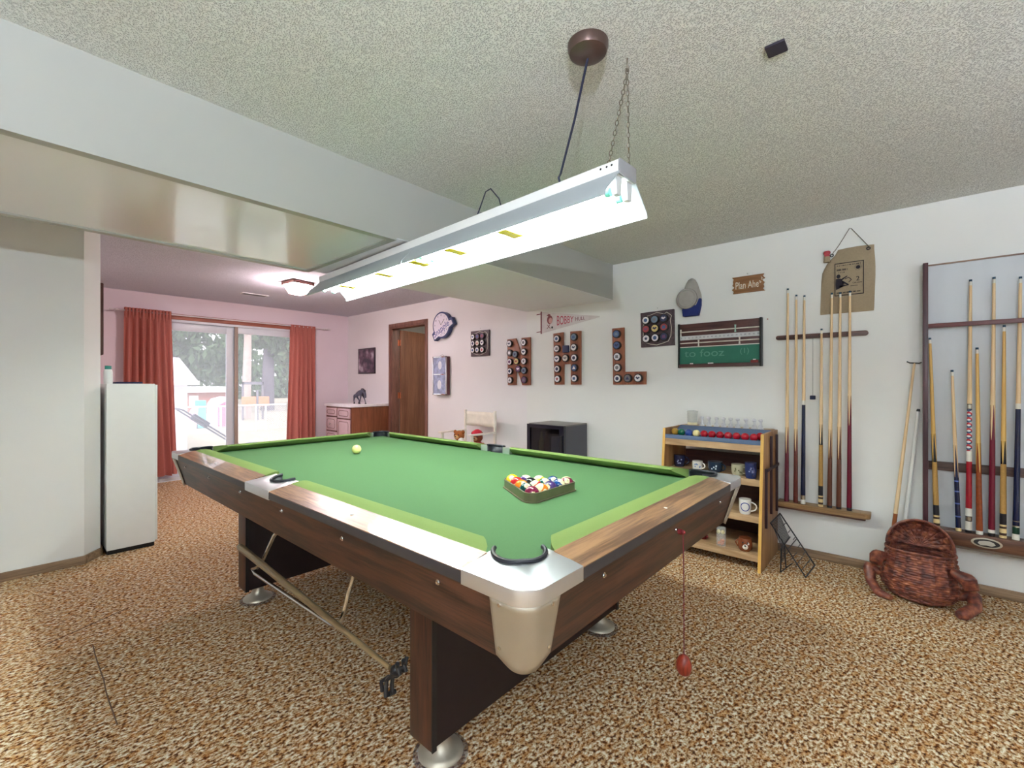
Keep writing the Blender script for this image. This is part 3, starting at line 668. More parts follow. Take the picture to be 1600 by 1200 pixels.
# side pocket castings
for sx in (1, -1):
    cx = TX0 if sx > 0 else TX1
    F = lambda a, b, c: (cx + sx * a, TYM + b, c if c < .79 else .7985 + .13 * max(0, min(a, .12)))
    pc = (.128, 0); pr = .068
    arc = [(pc[0] + pr * math.cos(R(d)), pr * math.sin(R(d))) for d in [270 - k * 9 for k in range(21)]]
    out = [(0, .13), (0, -.13), (.128, -.13)] + arc + [(.128, .13)]
    MB().prism(out, .762, .80, F).build('side_cap', M_CAPTOP, tb, bevel=.0015)
    L_ = lambda a, b, z: (cx + sx * a, TYM + b, z)
    arcp = [(pc[0] + (pr - .003) * math.cos(R(d)), (pr - .003) * math.sin(R(d))) for d in [272 - k * 7.6667 for k in range(25)]]
    MB().tube([L_(a, b, .802 + .13 * min(a, .12)) for a, b in arcp], .006, 8).build('pocket_rim', M_RUBBER, tb)
    n = len(arcp); vs = [L_(a, b, .70) for a, b in arcp] + [L_(a, b, .799 + .13 * min(a, .12)) for a, b in arcp]
    o = MB().add(vs, [(k, k + 1, n + k + 1, n + k) for k in range(n - 1)]).build('pocket_liner', M_RUBBER, tb)
    sol = o.modifiers.new('thick', 'SOLIDIFY'); sol.thickness = .003; sol.offset = 0
# aprons, tapering inwards
def apron(side):
    i0, i1, th, ec = .008, .055, .02, .046; zt, zb = .766, .600
    def W(v, u, z): return {'L': (TX0 + u, v, z), 'R': (TX1 - u, v, z), 'N': (v, TY0 + u, z), 'F': (v, TY1 - u, z)}[side]
    a, b = (TY0, TY1) if side in 'LR' else (TX0, TX1)
    mb = MB().hexa([W(a + i1 + ec, i1, zb), W(b - i1 - ec, i1, zb), W(b - i1 - ec, i1 + th, zb), W(a + i1 + ec, i1 + th, zb), W(a + i0 + ec, i0, zt), W(b - i0 - ec, i0, zt), W(b - i0 - ec, i0 + th, zt), W(a + i0 + ec, i0 + th, zt)])
    o = mb.build('apron', M_DKWOOD_Y if side in 'LR' else M_DKWOOD_X, tb, smooth=False)
    ps = (.861, 1.331, 1.793, 2.248, 2.711, 3.165) if side in 'LR' else (1.007, 1.482, 1.95)
    for p in ps:
        z = .735; u = i0 + (i1 - i0) * (zt - z) / (zt - zb)
        MB().cyl(W(p, u, z), W(p, u - .003, z), .007, n=12).cyl(W(p, u - .003, z), W(p, u - .007, z), .004, n=8).build('bolt', M_CHROME, o)
for s in 'LRNF': apron(s)
# pedestal legs
for y0, y1 in ((1.100, 1.212), (2.710, 2.822)):
    x0, x1 = .873, 2.060
    lg = MB(); lg.box(x0 + .018, x1 - .018, y0 + .006, y1 - .006, .082, .636)
    lg = lg.build('pedestal_leg', M_PANEL, tb, bevel=.002)
    for a, b in ((x0, x0 + .017), (x1 - .017, x1)): MB().box(a, b, y0, y1, .08, .638).build('end_board', M_DKWOOD_Z, lg, bevel=.002)
    for a in (x0 - .001, x1 - .016): MB().box(a, a + .018, y0 - .004, y0 - .0003, .08, .6).build('edge_strip', M_BLACK, lg, smooth=False)
    for x in (.955, 1.975):
        y = (y0 + y1) / 2
        ft = MB().lathe([(.075, .008), (.074, .014), (.060, .022), (.040, .034), (.029, .052), (.026, .082)], (x, y, 0), 28).build('levelling_foot', M_SATIN, lg, angle=60)
        MB().lathe([(.090, 0), (.091, .004), (.086, .008)], (x, y, 0), 32).build('castor_cup', mat('smoky_clear_plastic', (150, 136, 140), .3, alpha=.35), ft)
# chrome cradle under the long rail holding the bridge
XB = .752
hp = [(XB + .03, 2.00, .612), (XB + .012, 2.03, .57), (XB + .002, 2.13, .44), (XB, 2.19, .395), (XB, 2.245, .374), (XB, 2.21, .362), (XB, 1.85, .372), (XB, 1.50, .384), (XB + .002, 1.455, .392), (XB + .004, 1.435, .42), (XB + .012, 1.425, .47), (XB + .02, 1.41, .53), (XB + .03, 1.40, .58), (XB + .034, 1.40, .612)]
MB().tube(hp, .0075, 10).build('bridge_cradle', M_CHROME, tb)

# bridge stick hooked in the cradle
P0, P1 = Vector((.727, 2.33, .462)), Vector((.727, 1.105, .412))
br = thing('bridge_stick', 'wooden bridge stick with black spider head resting in the chrome cradle', 'bridge stick', tuple(P0))
MB().tube([P0, P0.lerp(P1, .01), P0.lerp(P1, .6), P1], [.012, .0155, .0115, .007], 14).build('shaft', wood('bridge_wood', (104, 84, 56), (140, 118, 84), 1, .35), br)
MB().cyl(P0 + Vector((0, .004, 0)), P0, .0135, n=14).build('butt_cap', mat('butt_cream', (170, 158, 138), .5), br)
hb = MB(); H = P1 + Vector((.012, -.018, .0))
pts = [(-.004, -.030, .042), (.0, -.024, .028), (.002, -.032, .012), (-.001, -.016, .006), (.0, -.004, .0), (-.004, .010, -.014), (-.004, .022, -.026), (-.008, .020, -.044), (-.012, .014, -.066)]
for dx in (-.022, -.002): hb.tube([H + Vector((dx + a, b - .01, c)) for a, b, c in pts], .0062, 8)
hb.tube([H + Vector((-.022, -.03, .022)), H + Vector((0, -.036, .018)), H + Vector((.012, -.030, .040))], .006, 8)
hb.tube([H + Vector((-.026, .004, -.062)), H + Vector((-.002, .008, -.068))], .007, 8); hb.ell(H + Vector((-.01, -.008, .0)), (.015, .018, .018), 12, 8)
hb.tube([H + Vector((-.02, .01, -.018)), H + Vector((-.034, .026, -.032)), H + Vector((-.036, .018, -.056))], .0058, 8)
hb.build('spider_head', M_BLACK, br)

# cord with wooden bob on the near apron
cd = thing('counter_cord', 'red cord with a wooden bob hanging from the near apron', 'cord', (1.468, .556, .735))
MB().cyl((1.468, .564, .735), (1.468, .552, .735), .009, n=12).ell((1.468, .549, .735), .008, 10, 6).build('knot', mat('red_knot', (120, 24, 34), .6), cd)
MB().tube([(1.468, .549, .735), (1.469, .547, .6), (1.468, .546, .335)], .0017, 6).build('cord', mat('red_cord', (112, 22, 40), .7), cd)
MB().lathe([(.006, .038), (.016, .030), (.0235, .014), (.0245, -.004), (.018, -.022), (.005, -.031)], (1.468, .546, .299), 20).build('bob', wood('bob_wood', (110, 34, 22), (160, 60, 40), 2, .4), cd)

# ------------------------------------------------------------------ balls
M_CREAM = mat('ball_cream', (238, 228, 178), .08, var=.02)
BALLC = {1: (240, 205, 30), 2: (24, 62, 120), 3: (205, 40, 40), 4: (72, 50, 110), 5: (235, 125, 30), 6: (10, 72, 70), 7: (120, 30, 62), 8: (20, 20, 26)}
NAMES = {1: 'yellow', 2: 'blue', 3: 'red', 4: 'purple', 5: 'orange', 6: 'dark green', 7: 'maroon', 8: 'black'}
def pool_ball(num, loc, rot, label, group, r=.0286, col=None):
    root = None
    m = mat('ball_%d' % (num if num < 9 else num - 8), BALLC[num if num < 9 else num - 8], .06, var=.02) if num else (col or M_CREAM)
    me = bpy.data.meshes.new('pool_ball'); bm = bmesh.new(); bmesh.ops.create_uvsphere(bm, u_segments=48, v_segments=32, radius=r)
    for f in bm.faces:
        f.smooth = True; c_ = f.calc_center_median() / r; k = 0
        if num:
            if num > 8 and abs(c_.z) > .52: k = 1
            if abs(c_.x) > .90: k = 1
        f.material_index = k
    bm.to_mesh(me); bm.free(); me.materials.append(m); me.materials.append(M_CREAM)
    o = bpy.data.objects.new('pool_ball' if num else 'cue_ball', me); COL.objects.link(o); o.location = loc; o.rotation_euler = rot
    tag(o, label, 'ball', group); OFF[o.name] = Vector((0, 0, 0))
    if num:
        for sgn in (1, -1):
            tm = text_mesh(str(num), .013, extrude=.0002); tm.materials.clear(); tm.materials.append(M_BLACK); tm.name = 'number'
            for v in tm.vertices:
                q = Vector((sgn * math.sqrt(max(0, r * r - v.co.x ** 2 - v.co.y ** 2)) * 1.004, sgn * v.co.x, v.co.y)); v.co = q
            t2 = bpy.data.objects.new('number', tm); COL.objects.link(t2); t2.parent = o
    return o
cu = pool_ball(0, (1.488, 2.634, BED + .0286), (0, 0, 0), 'pale yellow cue ball alone near the far end of the green cloth', None, col=mat('cue_ball_ivory', (240, 236, 150), .08)); 

GX, GY = 1.445, 1.138; bd = .0578
layout = {(0, 0): 7, (1, 0): 13, (2, 0): 4, (3, 0): 10, (4, 0): 15, (0, 1): 6, (1, 1): 11, (2, 1): 14, (3, 1): 2, (0, 2): 5, (1, 2): 8, (2, 2): 9, (0, 3): 3, (1, 3): 12, (0, 4): 1}
rb = random.Random(5)
for (i, j), n in layout.items():
    x = GX - 2 * bd + (i + j * .5) * bd; y = GY - bd * 4 * .2887 + j * bd * .866
    nm = (NAMES[n] + ' solid' if n < 9 else NAMES[n - 8] + ' striped')
    yaw = rb.uniform(-.6, .6) + R(222); pit = rb.uniform(-.9, .3)
    pool_ball(n, (x, y, BED + .0287), (rb.uniform(-1.0, 1.0), pit, yaw), nm + ' pool ball numbered %d in the rack' % n, 'pool balls in the triangle rack')
# triangle rack
rk = thing('triangle_rack', 'bronze coloured triangle rack around the pool balls', 'ball rack', (GX, GY, BED))
def tri(off, rc, n=7):
    cs = [Vector((GX - 2 * bd, GY - 4 * bd * .2887)), Vector((GX + 2 * bd, GY - 4 * bd * .2887)), Vector((GX, GY + 4 * bd * .5774))]
    pts = []
    for c_, a0 in zip(cs, (210, 330, 90)):
        for k in range(n): a = R(a0 - 60 + 120 * k / (n - 1)); pts.append((c_.x + (off) * math.cos(a), c_.y + (off) * math.sin(a)))
    return pts
M_RACK = mat('rack_bronze', (132, 122, 98), .35, .6)
def band(o0, o1, z0, z1, mb):
    a, b = tri(o0, 0), tri(o1, 0)
    mb.loft([[(x, y, z0) for x, y in a], [(x, y, z0) for x, y in b], [(x, y, z1) for x, y in b], [(x, y, z1) for x, y in a]], closed=True); return mb
band(.0305, .0345, BED + .004, BED + .036, MB()).build('frame', M_RACK, rk)
band(.0305, .0400, BED + .0005, BED + .0045, MB()).build('base_flange', M_RACK, rk)
band(.0300, .0365, BED + .036, BED + .0375, MB()).build('top_lip', M_RACK, rk)
# ================================================================== CURTAINS
M_CURT = cloth_translucent('coral_curtain', (212, 134, 122), .3)
M_ROD = mat('white_rod', (226, 214, 216), .4)
rod = thing('curtain_rod', 'thin white curtain rod above the sliding glass door', 'curtain rod', (2.1, 6.845, 2.08))
MB().cyl((.80, 6.845, 2.082), (3.42, 6.845, 2.082), .009, n=10).build('rod', M_ROD, rod)
for x in (.86, 3.34): MB().cyl((x, 6.845, 2.082), (x, YWIN, 2.082), .006, n=8).ell((x, 6.83, 2.082), (.022, .012, .014), 12, 8).build('bracket', M_ROD, rod)
def curtain(x0t, x1t, x0b, x1b, ztop, zbot, folds, label, seed):
    rnd = random.Random(seed); nu, nv = folds * 12, 26; vs, fs = [], []
    ph_ = [rnd.uniform(-.5, .5) for _ in range(folds + 1)]; am = [rnd.uniform(.6, 1.2) for _ in range(folds + 1)]
    for j in range(nv + 1):
        v = j / nv; z = ztop + (zbot - ztop) * v
        for i in range(nu + 1):
            u = i / nu; k = u * folds; q = int(min(k, folds - 1)); fr = k - q
            A = (am[q] * (1 - fr) + am[q + 1] * fr); P_ = ph_[q] * (1 - fr) + ph_[q + 1] * fr
            head = max(0, 1 - v / .06)
            wob = math.sin(2 * PI * (k + P_ * v * .8)); amp = (.042 * (.55 + .6 * v)) * A * (1 - .4 * head)
            if head > 0: wob = wob * .6 + .4 * math.sin(4 * PI * k)
            x = (x0t + (x1t - x0t) * u) * (1 - v) + (x0b + (x1b - x0b) * u) * v + .012 * math.cos(2 * PI * k + P_) * v
            vs.append((x, 6.845 + amp * wob - .012 * head, z + .008 * math.sin(5 * k) * (v == 1)))
    W_ = nu + 1
    for j in range(nv):
        for i in range(nu): fs.append((j * W_ + i, j * W_ + i + 1, (j + 1) * W_ + i + 1, (j + 1) * W_ + i))
    r = thing('curtain', label, 'curtain', ((x0t + x1t) / 2, 6.845, zbot), 'coral curtains at the sliding door')
    o = MB().add(vs, fs).build('drape', M_CURT, r, angle=180)
    hv = []
    for i in range(nu + 1):
        k = i / nu * folds; hv.append((x0t + (x1t - x0t) * i / nu, 6.836 + .022 * math.sin(2 * PI * k), 0))
    b = MB()
    for k in range(folds * 2):
        x = x0t + (x1t - x0t) * (k + .5) / (folds * 2); b.tube([(x, 6.824, ztop - .001), (x, 6.818, ztop - .05), (x + .002, 6.826, ztop - .12)], [.009, .010, .004], 8)
    b.build('pinch_pleats', M_CURT, r)
    return r
curtain(.925, 1.372, .90, 1.43, 2.118, .095, 7, 'wide coral curtain drawn to the left of the sliding glass door', 3)
curtain(2.80, 3.175, 2.73, 3.19, 2.100, .095, 6, 'narrower coral curtain drawn to the right of the sliding glass door', 8)

# ================================================================== LEFT: white cabinet and what is on it
cb = thing('white_cabinet', 'tall plain white cabinet standing at the end of the left wall', 'cabinet', (.61, 4.5, 0))
MB().box(.482, .757, 4.262, 4.80, .03, 1.222).build('body', M_WHITE, cb, bevel=.004)
MB().box(.487, .752, 4.27, 4.79, 0, .03).build('plinth', M_BLACK, cb)
MB().box(.7572, .772, 4.27, 4.795, .04, 1.215).build('door', M_WHITE, cb, bevel=.003)
bo = thing('plastic_bottle', 'small white bottle with a teal cap on the white cabinet', 'bottle', (.498, 4.36, 1.222))
MB().lathe([(.024, 0), (.026, .004), (.026, .085), (.022, .10), (.018, .105)], (.502, 4.36, 1.222), 20).build('body', M_WHITE, bo)
MB().lathe([(.019, .105), (.019, .128), (.017, .131)], (.502, 4.36, 1.222), 20).build('cap', mat('teal_cap', (40, 130, 120), .4), bo)
ps = thing('folded_cloth', 'flat dark navy folded pouch lying on the white cabinet', 'pouch', (.60, 4.45, 1.222))
MB().box(.545, .70, 4.36, 4.55, 1.2222, 1.236).build('pouch', mat('navy_cloth', (34, 36, 72), .8), ps, bevel=.006)
pf = thing('side_picture', 'wooden framed picture seen edge-on above the white cabinet', 'picture', (.455, 4.75, 1.7))
MB().box(.4552, .500, 4.56, 4.95, 1.44, 1.985).build('frame', wood('dark_frame_wood', (74, 48, 44), (110, 74, 66), 2, .5), pf, bevel=.008)
MB().box(.500, .502, 4.61, 4.90, 1.50, 1.93).build('print', mat('picture_print', (150, 140, 130), .6, var=.3, scale=12), pf, smooth=False)

# ================================================================== base cabinet under the far wall
kc = thing('base_cabinet', 'base cabinet with white countertop and pink-white routed drawers beside the doorway', 'cabinet', (3.44, 6.1, 0))
M_CBS = wood('cabinet_side_wood', (112, 62, 38), (140, 82, 54), 2, .45, 5, 9)
M_CBF = mat('pinkish_cabinet_front', (206, 176, 182), .45, var=.03); M_CBD = wood('cabinet_frame_wood', (92, 46, 36), (118, 64, 52), 2, .5)
KY0, KY1, KX = 5.74, 6.46, 3.17
MB().box(KX, XW - .002, KY0, KY1, .09, .895).build('body', M_CBS, kc, bevel=.002)
MB().box(KX + .05, XW - .01, KY0 + .01, KY1 - .01, 0, .09).build('toe_kick', M_BLACK, kc)
MB().box(KX - .025, XW - .001, KY0 - .012, KY1 + .03, .896, .935).build('countertop', mat('white_laminate', (232, 226, 232), .35), kc, bevel=.003)
MB().box(KX - .006, KX, KY0, KY1, .09, .895).build('face_frame', M_CBD, kc)
def front(nm, y0, y1, z0, z1, knob):
    o = MB().box(KX - .022, KX - .0062, y0, y1, z0, z1).build(nm, M_CBF, kc, bevel=.003)
    r_ = .03; b = MB(); ya, yb, za, zb_ = y0 + .035, y1 - .035, z0 + .03, z1 - .03
    pts = []
    for cy2, cz2, a0 in ((yb - r_, zb_ - r_, 0), (ya + r_, zb_ - r_, 90), (ya + r_, za + r_, 180), (yb - r_, za + r_, 270)):
        for k in range(4): a = R(a0 + k * 30); pts.append((KX - .0225, cy2 + r_ * math.cos(a), cz2 + r_ * math.sin(a)))
    b.tube(pts, .0035, 5, True).build('routed_line', M_CBD, o)
    if knob: MB().cyl((KX - .022, (y0 + y1) / 2, (z0 + z1) / 2), (KX - .036, (y0 + y1) / 2, (z0 + z1) / 2), .006, n=10).ell((KX - .042, (y0 + y1) / 2, (z0 + z1) / 2), (.009, .016, .016), 14, 8).build('knob', M_CHROME, o)
ym = (KY0 + KY1) / 2 + .02
front('drawer', KY0 + .02, ym - .02, .74, .875, 0); front('door', KY0 + .02, ym - .02, .12, .72, 0)
front('drawer', ym + .02, KY1 - .02, .76, .875, 0); front('drawer', ym + .02, KY1 - .02, .55, .74, 1); front('drawer', ym + .02, KY1 - .02, .33, .53, 1); front('drawer', ym + .02, KY1 - .02, .12, .31, 1)
# horse figurine: facing right (towards -Y), head lowered
hx, hy, hz = 3.40, 5.93, .935
ho = thing('horse_figurine', 'small dark metal horse figurine walking with lowered head on the countertop', 'figurine', (hx, hy, hz))
def skin(name, joints, edges, radii, m, parent, lvl=2, world=True):
    me = bpy.data.meshes.new(name); off = OFF.get(parent.name, Vector((0, 0, 0))) if (parent is not None and world) else Vector((0, 0, 0))
    me.from_pydata([tuple(Vector(j) - off) for j in joints], edges, []); me.materials.append(m)
    o = bpy.data.objects.new(name, me); COL.objects.link(o); o.parent = parent
    sk = o.modifiers.new('skin', 'SKIN'); sk.use_smooth_shade = True
    sl_ = me.skin_vertices[0].data
    for i, r in enumerate(radii): sl_[i].radius = (r, r) if not isinstance(r, tuple) else r; sl_[i].use_root = (i == 0)
    ss = o.modifiers.new('sub', 'SUBSURF'); ss.levels = lvl; ss.render_levels = lvl
    return o
H_ = lambda y, z, x=0: (hx + x, hy - y, hz + z)   # y>0 = towards the head
jo = [H_(-.10, .135), H_(-.03, .150), H_(.05, .172), H_(.095, .190), H_(.135, .165), H_(.150, .120), H_(.160, .085),
      H_(-.115, .085, -.02), H_(-.128, .045, -.02), H_(-.118, .012, -.02), H_(-.10, .088, .02), H_(-.05, .05, .02), H_(-.06, .012, .02),
      H_(.055, .10, -.02), H_(.045, .05, -.02), H_(.03, .012, -.02), H_(.075, .10, .02), H_(.105, .055, .02), H_(.125, .012, .02)]
ed = [(0, 1), (1, 2), (2, 3), (3, 4), (4, 5), (5, 6), (0, 7), (7, 8), (8, 9), (0, 10), (10, 11), (11, 12), (2, 13), (13, 14), (14, 15), (2, 16), (16, 17), (17, 18)]
ra = [.034, .038, .040, .030, .020, .017, .010, .015, .008, .006, .015, .008, .006, .013, .007, .006, .013, .007, .006]
M_HORSE = mat('pewter_dark', (92, 92, 108), .35, .5, var=.15)
skin('body', jo, ed, ra, M_HORSE, ho)
mb = MB()
for y, x in ((-.118, -.02), (-.06, .02), (.03, -.02), (.125, .02)): mb.cyl(H_(y, 0, x), H_(y + .004, .016, x), .013, .009, 10)
mb.build('hoof', M_BLACK, ho)['kind'] = 'stuff'
mb = MB()
for k in range(7): q = k / 6; mb.ell(H_(.05 + .085 * q, .205 - .0 * q + .012 * math.sin(q * PI) - .02 * q, 0), (.008, .014, .016), 8, 6)
mb.build('mane', M_BLACK, ho)
MB().tube([H_(-.13, .13), H_(-.155, .12), H_(-.168, .095), H_(-.160, .075), H_(-.15, .085)], [.008, .009, .008, .006, .003], 8).build('tail', M_HORSE, ho)
mb = MB()
for x in (-.008, .008): mb.cyl(H_(.142, .180, x), H_(.140, .205, x), .006, .001, 6)
mb.build('ears', M_BLACK, ho)

# ================================================================== WALL HANGINGS on the right wall
M_GOLDMARK = mat('pale_mark', (214, 206, 190), .6)
# dark framed picture near the far corner
pc_ = thing('dark_framed_picture', 'small black framed abstract print above the base cabinet', 'picture', (XW, 6.335, 1.38))
MB().wbox(6.093, 6.577, 1.382, 1.779, 0, .018).build('frame', mat('black_frame', (48, 40, 52), .4), pc_, bevel=.003)
def collage():
    m, nt, b = base('collage_print'); N = nt.nodes.new; L = nt.links.new
    tc = N('ShaderNodeTexCoord'); v = N('ShaderNodeTexNoise'); v.inputs['Scale'].default_value = 7; v.inputs['Detail'].default_value = 3; L(tc.outputs['Object'], v.inputs[0])
    cr = N('ShaderNodeValToRGB'); e = cr.color_ramp.elements; e[0].position = .38; e[0].color = lin((58, 48, 64)) + (1,); e[1].position = .7; e[1].color = lin((190, 176, 190)) + (1,); x = e.new(.52); x.color = lin((110, 84, 102)) + (1,)
    L(v.outputs[0], cr.inputs[0]); L(cr.outputs[0], b.inputs['Base Color']); b.inputs['Roughness'].default_value = .25; return m
MB().wbox(6.115, 6.555, 1.402, 1.760, .018, .0195).build('print', collage(), pc_, smooth=False)

# wall clock, blue rim, white face with banner lettering
ck = thing('wall_clock', 'blue rimmed round white wall clock with a lettered banner beside the doorway', 'clock', (XW, 4.47, 1.97))
M_NAVY = mat('clock_navy', (52, 66, 112), .35); M_FACE = mat('clock_face', (228, 222, 236), .4, var=.02)
CY, CZ = 4.475, 1.975
def rot2(p, a, c=(0, 0)): return (c[0] + (p[0]) * math.cos(a) - p[1] * math.sin(a), c[1] + p[0] * math.sin(a) + p[1] * math.cos(a))
def clock_outline(r, bw, bh, n=40):
    # circle with a tilted banner sticking out both sides; coordinates a (=-Y), b (=Z)
    tilt = R(27); base_b = -.060
    pts = []
    for k in range(180):
        a = 2 * PI * k / 180; d = (math.cos(a), math.sin(a)); rr = r
        # banner rectangle support in rotated frame
        lo, hi = 0.0, .4
        for _ in range(18):
            mid_ = (lo + hi) / 2; q = rot2((d[0] * mid_, d[1] * mid_), -tilt); q = (q[0], q[1] - base_b)
            if abs(q[0]) < bw and abs(q[1]) < bh: lo = mid_
            else: hi = mid_
        pts.append((d[0] * max(rr, lo), d[1] * max(rr, lo)))
    return pts
o1 = [(CY - a, CZ + b) for a, b in clock_outline(.170, .215, .052)]
MB().wallp(o1, 0, .055).build('rim', M_NAVY, ck, bevel=0)
o2 = [(CY - a, CZ + b) for a, b in clock_outline(.150, .196, .040)]
MB().wallp(o2, .055, .058).build('face', M_FACE, ck, smooth=False)
M_NUM = mat('clock_numeral', (96, 96, 110), .6)
for k in range(1, 13):
    if k in (7, 8, 3): continue
    a = R(90 - 30 * k); wall_text('numeral', str(k), .03, CY - .125 * math.cos(a), CZ + .125 * math.sin(a), .0585, M_NUM, ck)
wall_text('banner_lettering', 'Snapple', .118, CY + .0, CZ - .052, .0585, mat('clock_blue', (62, 72, 150), .5), ck, sx=.92, tilt=R(27))
mb = MB(); mb.add([(XW - .060, CY - .004, CZ), (XW - .060, CY + .004, CZ), (XW - .060, CY + .045, CZ + .062), (XW - .060, CY + .040, CZ + .066)], [(0, 1, 2, 3)]); mb.add([(XW - .060, CY, CZ - .004), (XW - .060, CY, CZ + .004), (XW - .060, CY - .06, CZ + .075), (XW - .060, CY - .066, CZ + .07)], [(0, 1, 2, 3)])
mb.build('hands', M_BLACK, ck, smooth=False)

# double picture box with chrome frame
tw = thing('double_picture_box', 'tall narrow chrome edged frame holding two stacked cards beside the doorway', 'picture', (XW, 4.5, 1.08))
MB().wbox(4.368, 4.640, 1.083, 1.572, 0, .055).build('box', wood('twin_box_wood', (84, 44, 48), (110, 66, 66), 2, .5), tw, bevel=.004)
mb = MB()
for a, b, c_, d in ((4.365, 4.384, 1.08, 1.576), (4.624, 4.643, 1.08, 1.576), (4.365, 4.643, 1.08, 1.097), (4.365, 4.643, 1.559, 1.576), (4.384, 4.624, 1.336, 1.350)): mb.wbox(a, b, c_, d, .055, .062)
mb.build('frame', M_CHROME, tw, bevel=.002)
M_CARD = mat('card_print', (150, 158, 190), .35, var=.35, scale=16); 
MB().wbox(4.384, 4.624, 1.350, 1.559, .055, .057).build('card', M_CARD, tw, smooth=False); MB().wbox(4.384, 4.624, 1.097, 1.336, .055, .057).build('card', M_CARD, tw, smooth=False)
mb = MB(); mb.wallp(circle(4.50, 1.46, .035, 14, ry=.055), .057, .0576); mb.wallp(circle(4.51, 1.21, .04, 14, ry=.06), .057, .0576); mb.build('card_figure', mat('card_pale', (222, 224, 232), .5), tw, smooth=False)
MB().tube([(XW - .03, 4.56, 1.574), (XW - .01, 4.50, 1.60), (XW - .03, 4.44, 1.574)], .0015, 6).build('hanging_wire', M_BLACK, tw)

# ---- hockey pucks
M_PUCK = mat('puck_rubber', (38, 34, 36), .55)
def emblem(kind, rnd):
    if kind == 'C': return [circle(0, 0, .017, 14)]
    if kind == 'S': return [[((.020 if k % 2 == 0 else .009) * math.cos(PI / 2 + k * PI / 5), (.020 if k % 2 == 0 else .009) * math.sin(PI / 2 + k * PI / 5)) for k in range(10)]]
    if kind == 'T': return [[(-.018, -.012), (.018, -.012), (0, .018)]]
    if kind == 'W': return [[(-.022, .002), (0, -.012), (.022, .006), (.008, .012), (0, .004), (-.010, .014)]]
    if kind == 'B': return [[(-.016, -.014), (.016, -.014), (.012, .014), (-.014, .012)]]
    return [circle(0, 0, .021, 16)]
PF = {'w': (226, 222, 226), 'g': (120, 116, 120), 'b': (70, 96, 140), 'y': (206, 186, 120), 'p': (110, 70, 110), 'r': (160, 66, 70), 'd': (52, 58, 92), 't': (110, 130, 150), 'c': (206, 196, 186)}
def puck(y, z, d, face, mark, kind, parent, r=.038, sq=False, rnd=random):
    if sq:
        o = MB().wbox(y - .036, y + .036, z - .036, z + .036, d, d + .024).build('puck', mat('puck_' + face, PF[face], .5), parent, bevel=.008); return o
    o = MB().lathe([(r, 0), (r, .024), (r - .0025, .0255)], (XW - d, y, z), 22, axis='-x').build('puck', M_PUCK, parent)
    m_ = MB(); m_.lathe([(r * .80, .0255), (r * .80, .0262)], (XW - d, y, z), 20, axis='-x')
    m_.mi = 1
    for pl_ in emblem(kind, rnd): m_.wallp([(y - a * r / .038, z + b * r / .038) for a, b in pl_], d + .0262, d + .0268)
    m_.build('puck_face', [mat('puckface_' + face, PF[face], .5), mat('puckmark_' + mark, PF[mark], .5)], o, smooth=False)
    return o
M_LET = wood('letter_board_wood', (128, 72, 52), (168, 104, 76), 2, .5, 8, 9); M_LETE = mat('letter_edge', (104, 58, 44), .6)
rk_ = random.Random(11)
def letter(nm, poly, pucks, label, ysh=0):
    ys = [p[0] for p in poly]; zs = [p[1] for p in poly]
    t = thing('letter_board', label, 'wall letter', (XW, (min(ys) + max(ys)) / 2, min(zs)), 'brown wooden hockey letters on the wall')
    MB().wallp(poly, .001, .022).build('board', M_LET, t, bevel=.003)
    for y, z, fc, mk, kd in pucks: puck(y, z, .022, fc, mk, kd, t, sq=(kd == 'Q'))
    return t
letter('N', [(3.367, 1.721), (3.240, 1.724), (3.160, 1.531), (3.160, 1.724), (3.037, 1.724), (3.037, 1.208), (3.149, 1.208), (3.238, 1.420), (3.238, 1.208), (3.360, 1.208)],
       [(3.318, 1.669, 'w', 'd', 'W'), (3.315, 1.566, 'g', 'w', 'C'), (3.314, 1.466, 'w', 'p', 'C'), (3.312, 1.362, 'w', 'd', 'C'), (3.310, 1.263, 'w', 'g', 'T'), (3.234, 1.547, 't', 'd', 'S'), (3.2145, 1.469, 'y', 'r', 'W'),
        (3.188, 1.385, 'p', 'w', 'W'), (3.112, 1.669, 'w', 'g', 'C'), (3.110, 1.568, 'w', 'd', 'W'), (3.109, 1.467, 'w', 'g', 'S'), (3.107, 1.366, 't', 'd', 'B'), (3.106, 1.265, 'p', 'g', 'B')],
       'brown wooden letter N covered in round pucks, leftmost of the three letters')
letter('H', [(2.731, 1.738), (2.607, 1.744), (2.607, 1.546), (2.522, 1.546), (2.522, 1.744), (2.400, 1.742), (2.400, 1.214), (2.516, 1.214), (2.516, 1.419), (2.600, 1.419), (2.600, 1.214), (2.716, 1.213)],
       [(2.672, 1.68, 'w', 'b', 'C'), (2.671, 1.579, 'w', 'g', 'B'), (2.669, 1.476, 'w', 'd', 'W'), (2.667, 1.373, 'w', 'd', 'C'), (2.664, 1.271, 'w', 'r', 'S'), (2.566, 1.571, 'd', 'd', 'Q'), (2.567, 1.479, 'c', 'g', 'W'), (2.466, 1.684, 't', 'b', 'B'),
        (2.466, 1.581, 'w', 'd', 'W'), (2.463, 1.478, 'w', 'd', 'C'), (2.461, 1.380, 'b', 'w', 'T'), (2.460, 1.276, 'w', 'b', 'B')],
       'brown wooden letter H covered in pucks, with one square dark puck on its crossbar')
letter('L', [(2.056, 1.735), (1.936, 1.737), (1.931, 1.331), (1.726, 1.331), (1.726, 1.216), (2.046, 1.214)],
       [(2.001, 1.679, 'b', 't', 'B'), (1.997, 1.575, 'b', 'd', 'W'), (1.994, 1.471, 'w', 'g', 'B'), (1.993, 1.370, 'w', 'g', 'C'), (1.991, 1.270, 'w', 'd', 'C'), (1.889, 1.272, 'g', 'd', 'T'), (1.789, 1.273, 'w', 'd', 'W')],
       'brown wooden letter L covered in round pucks, beside the shield plaque')
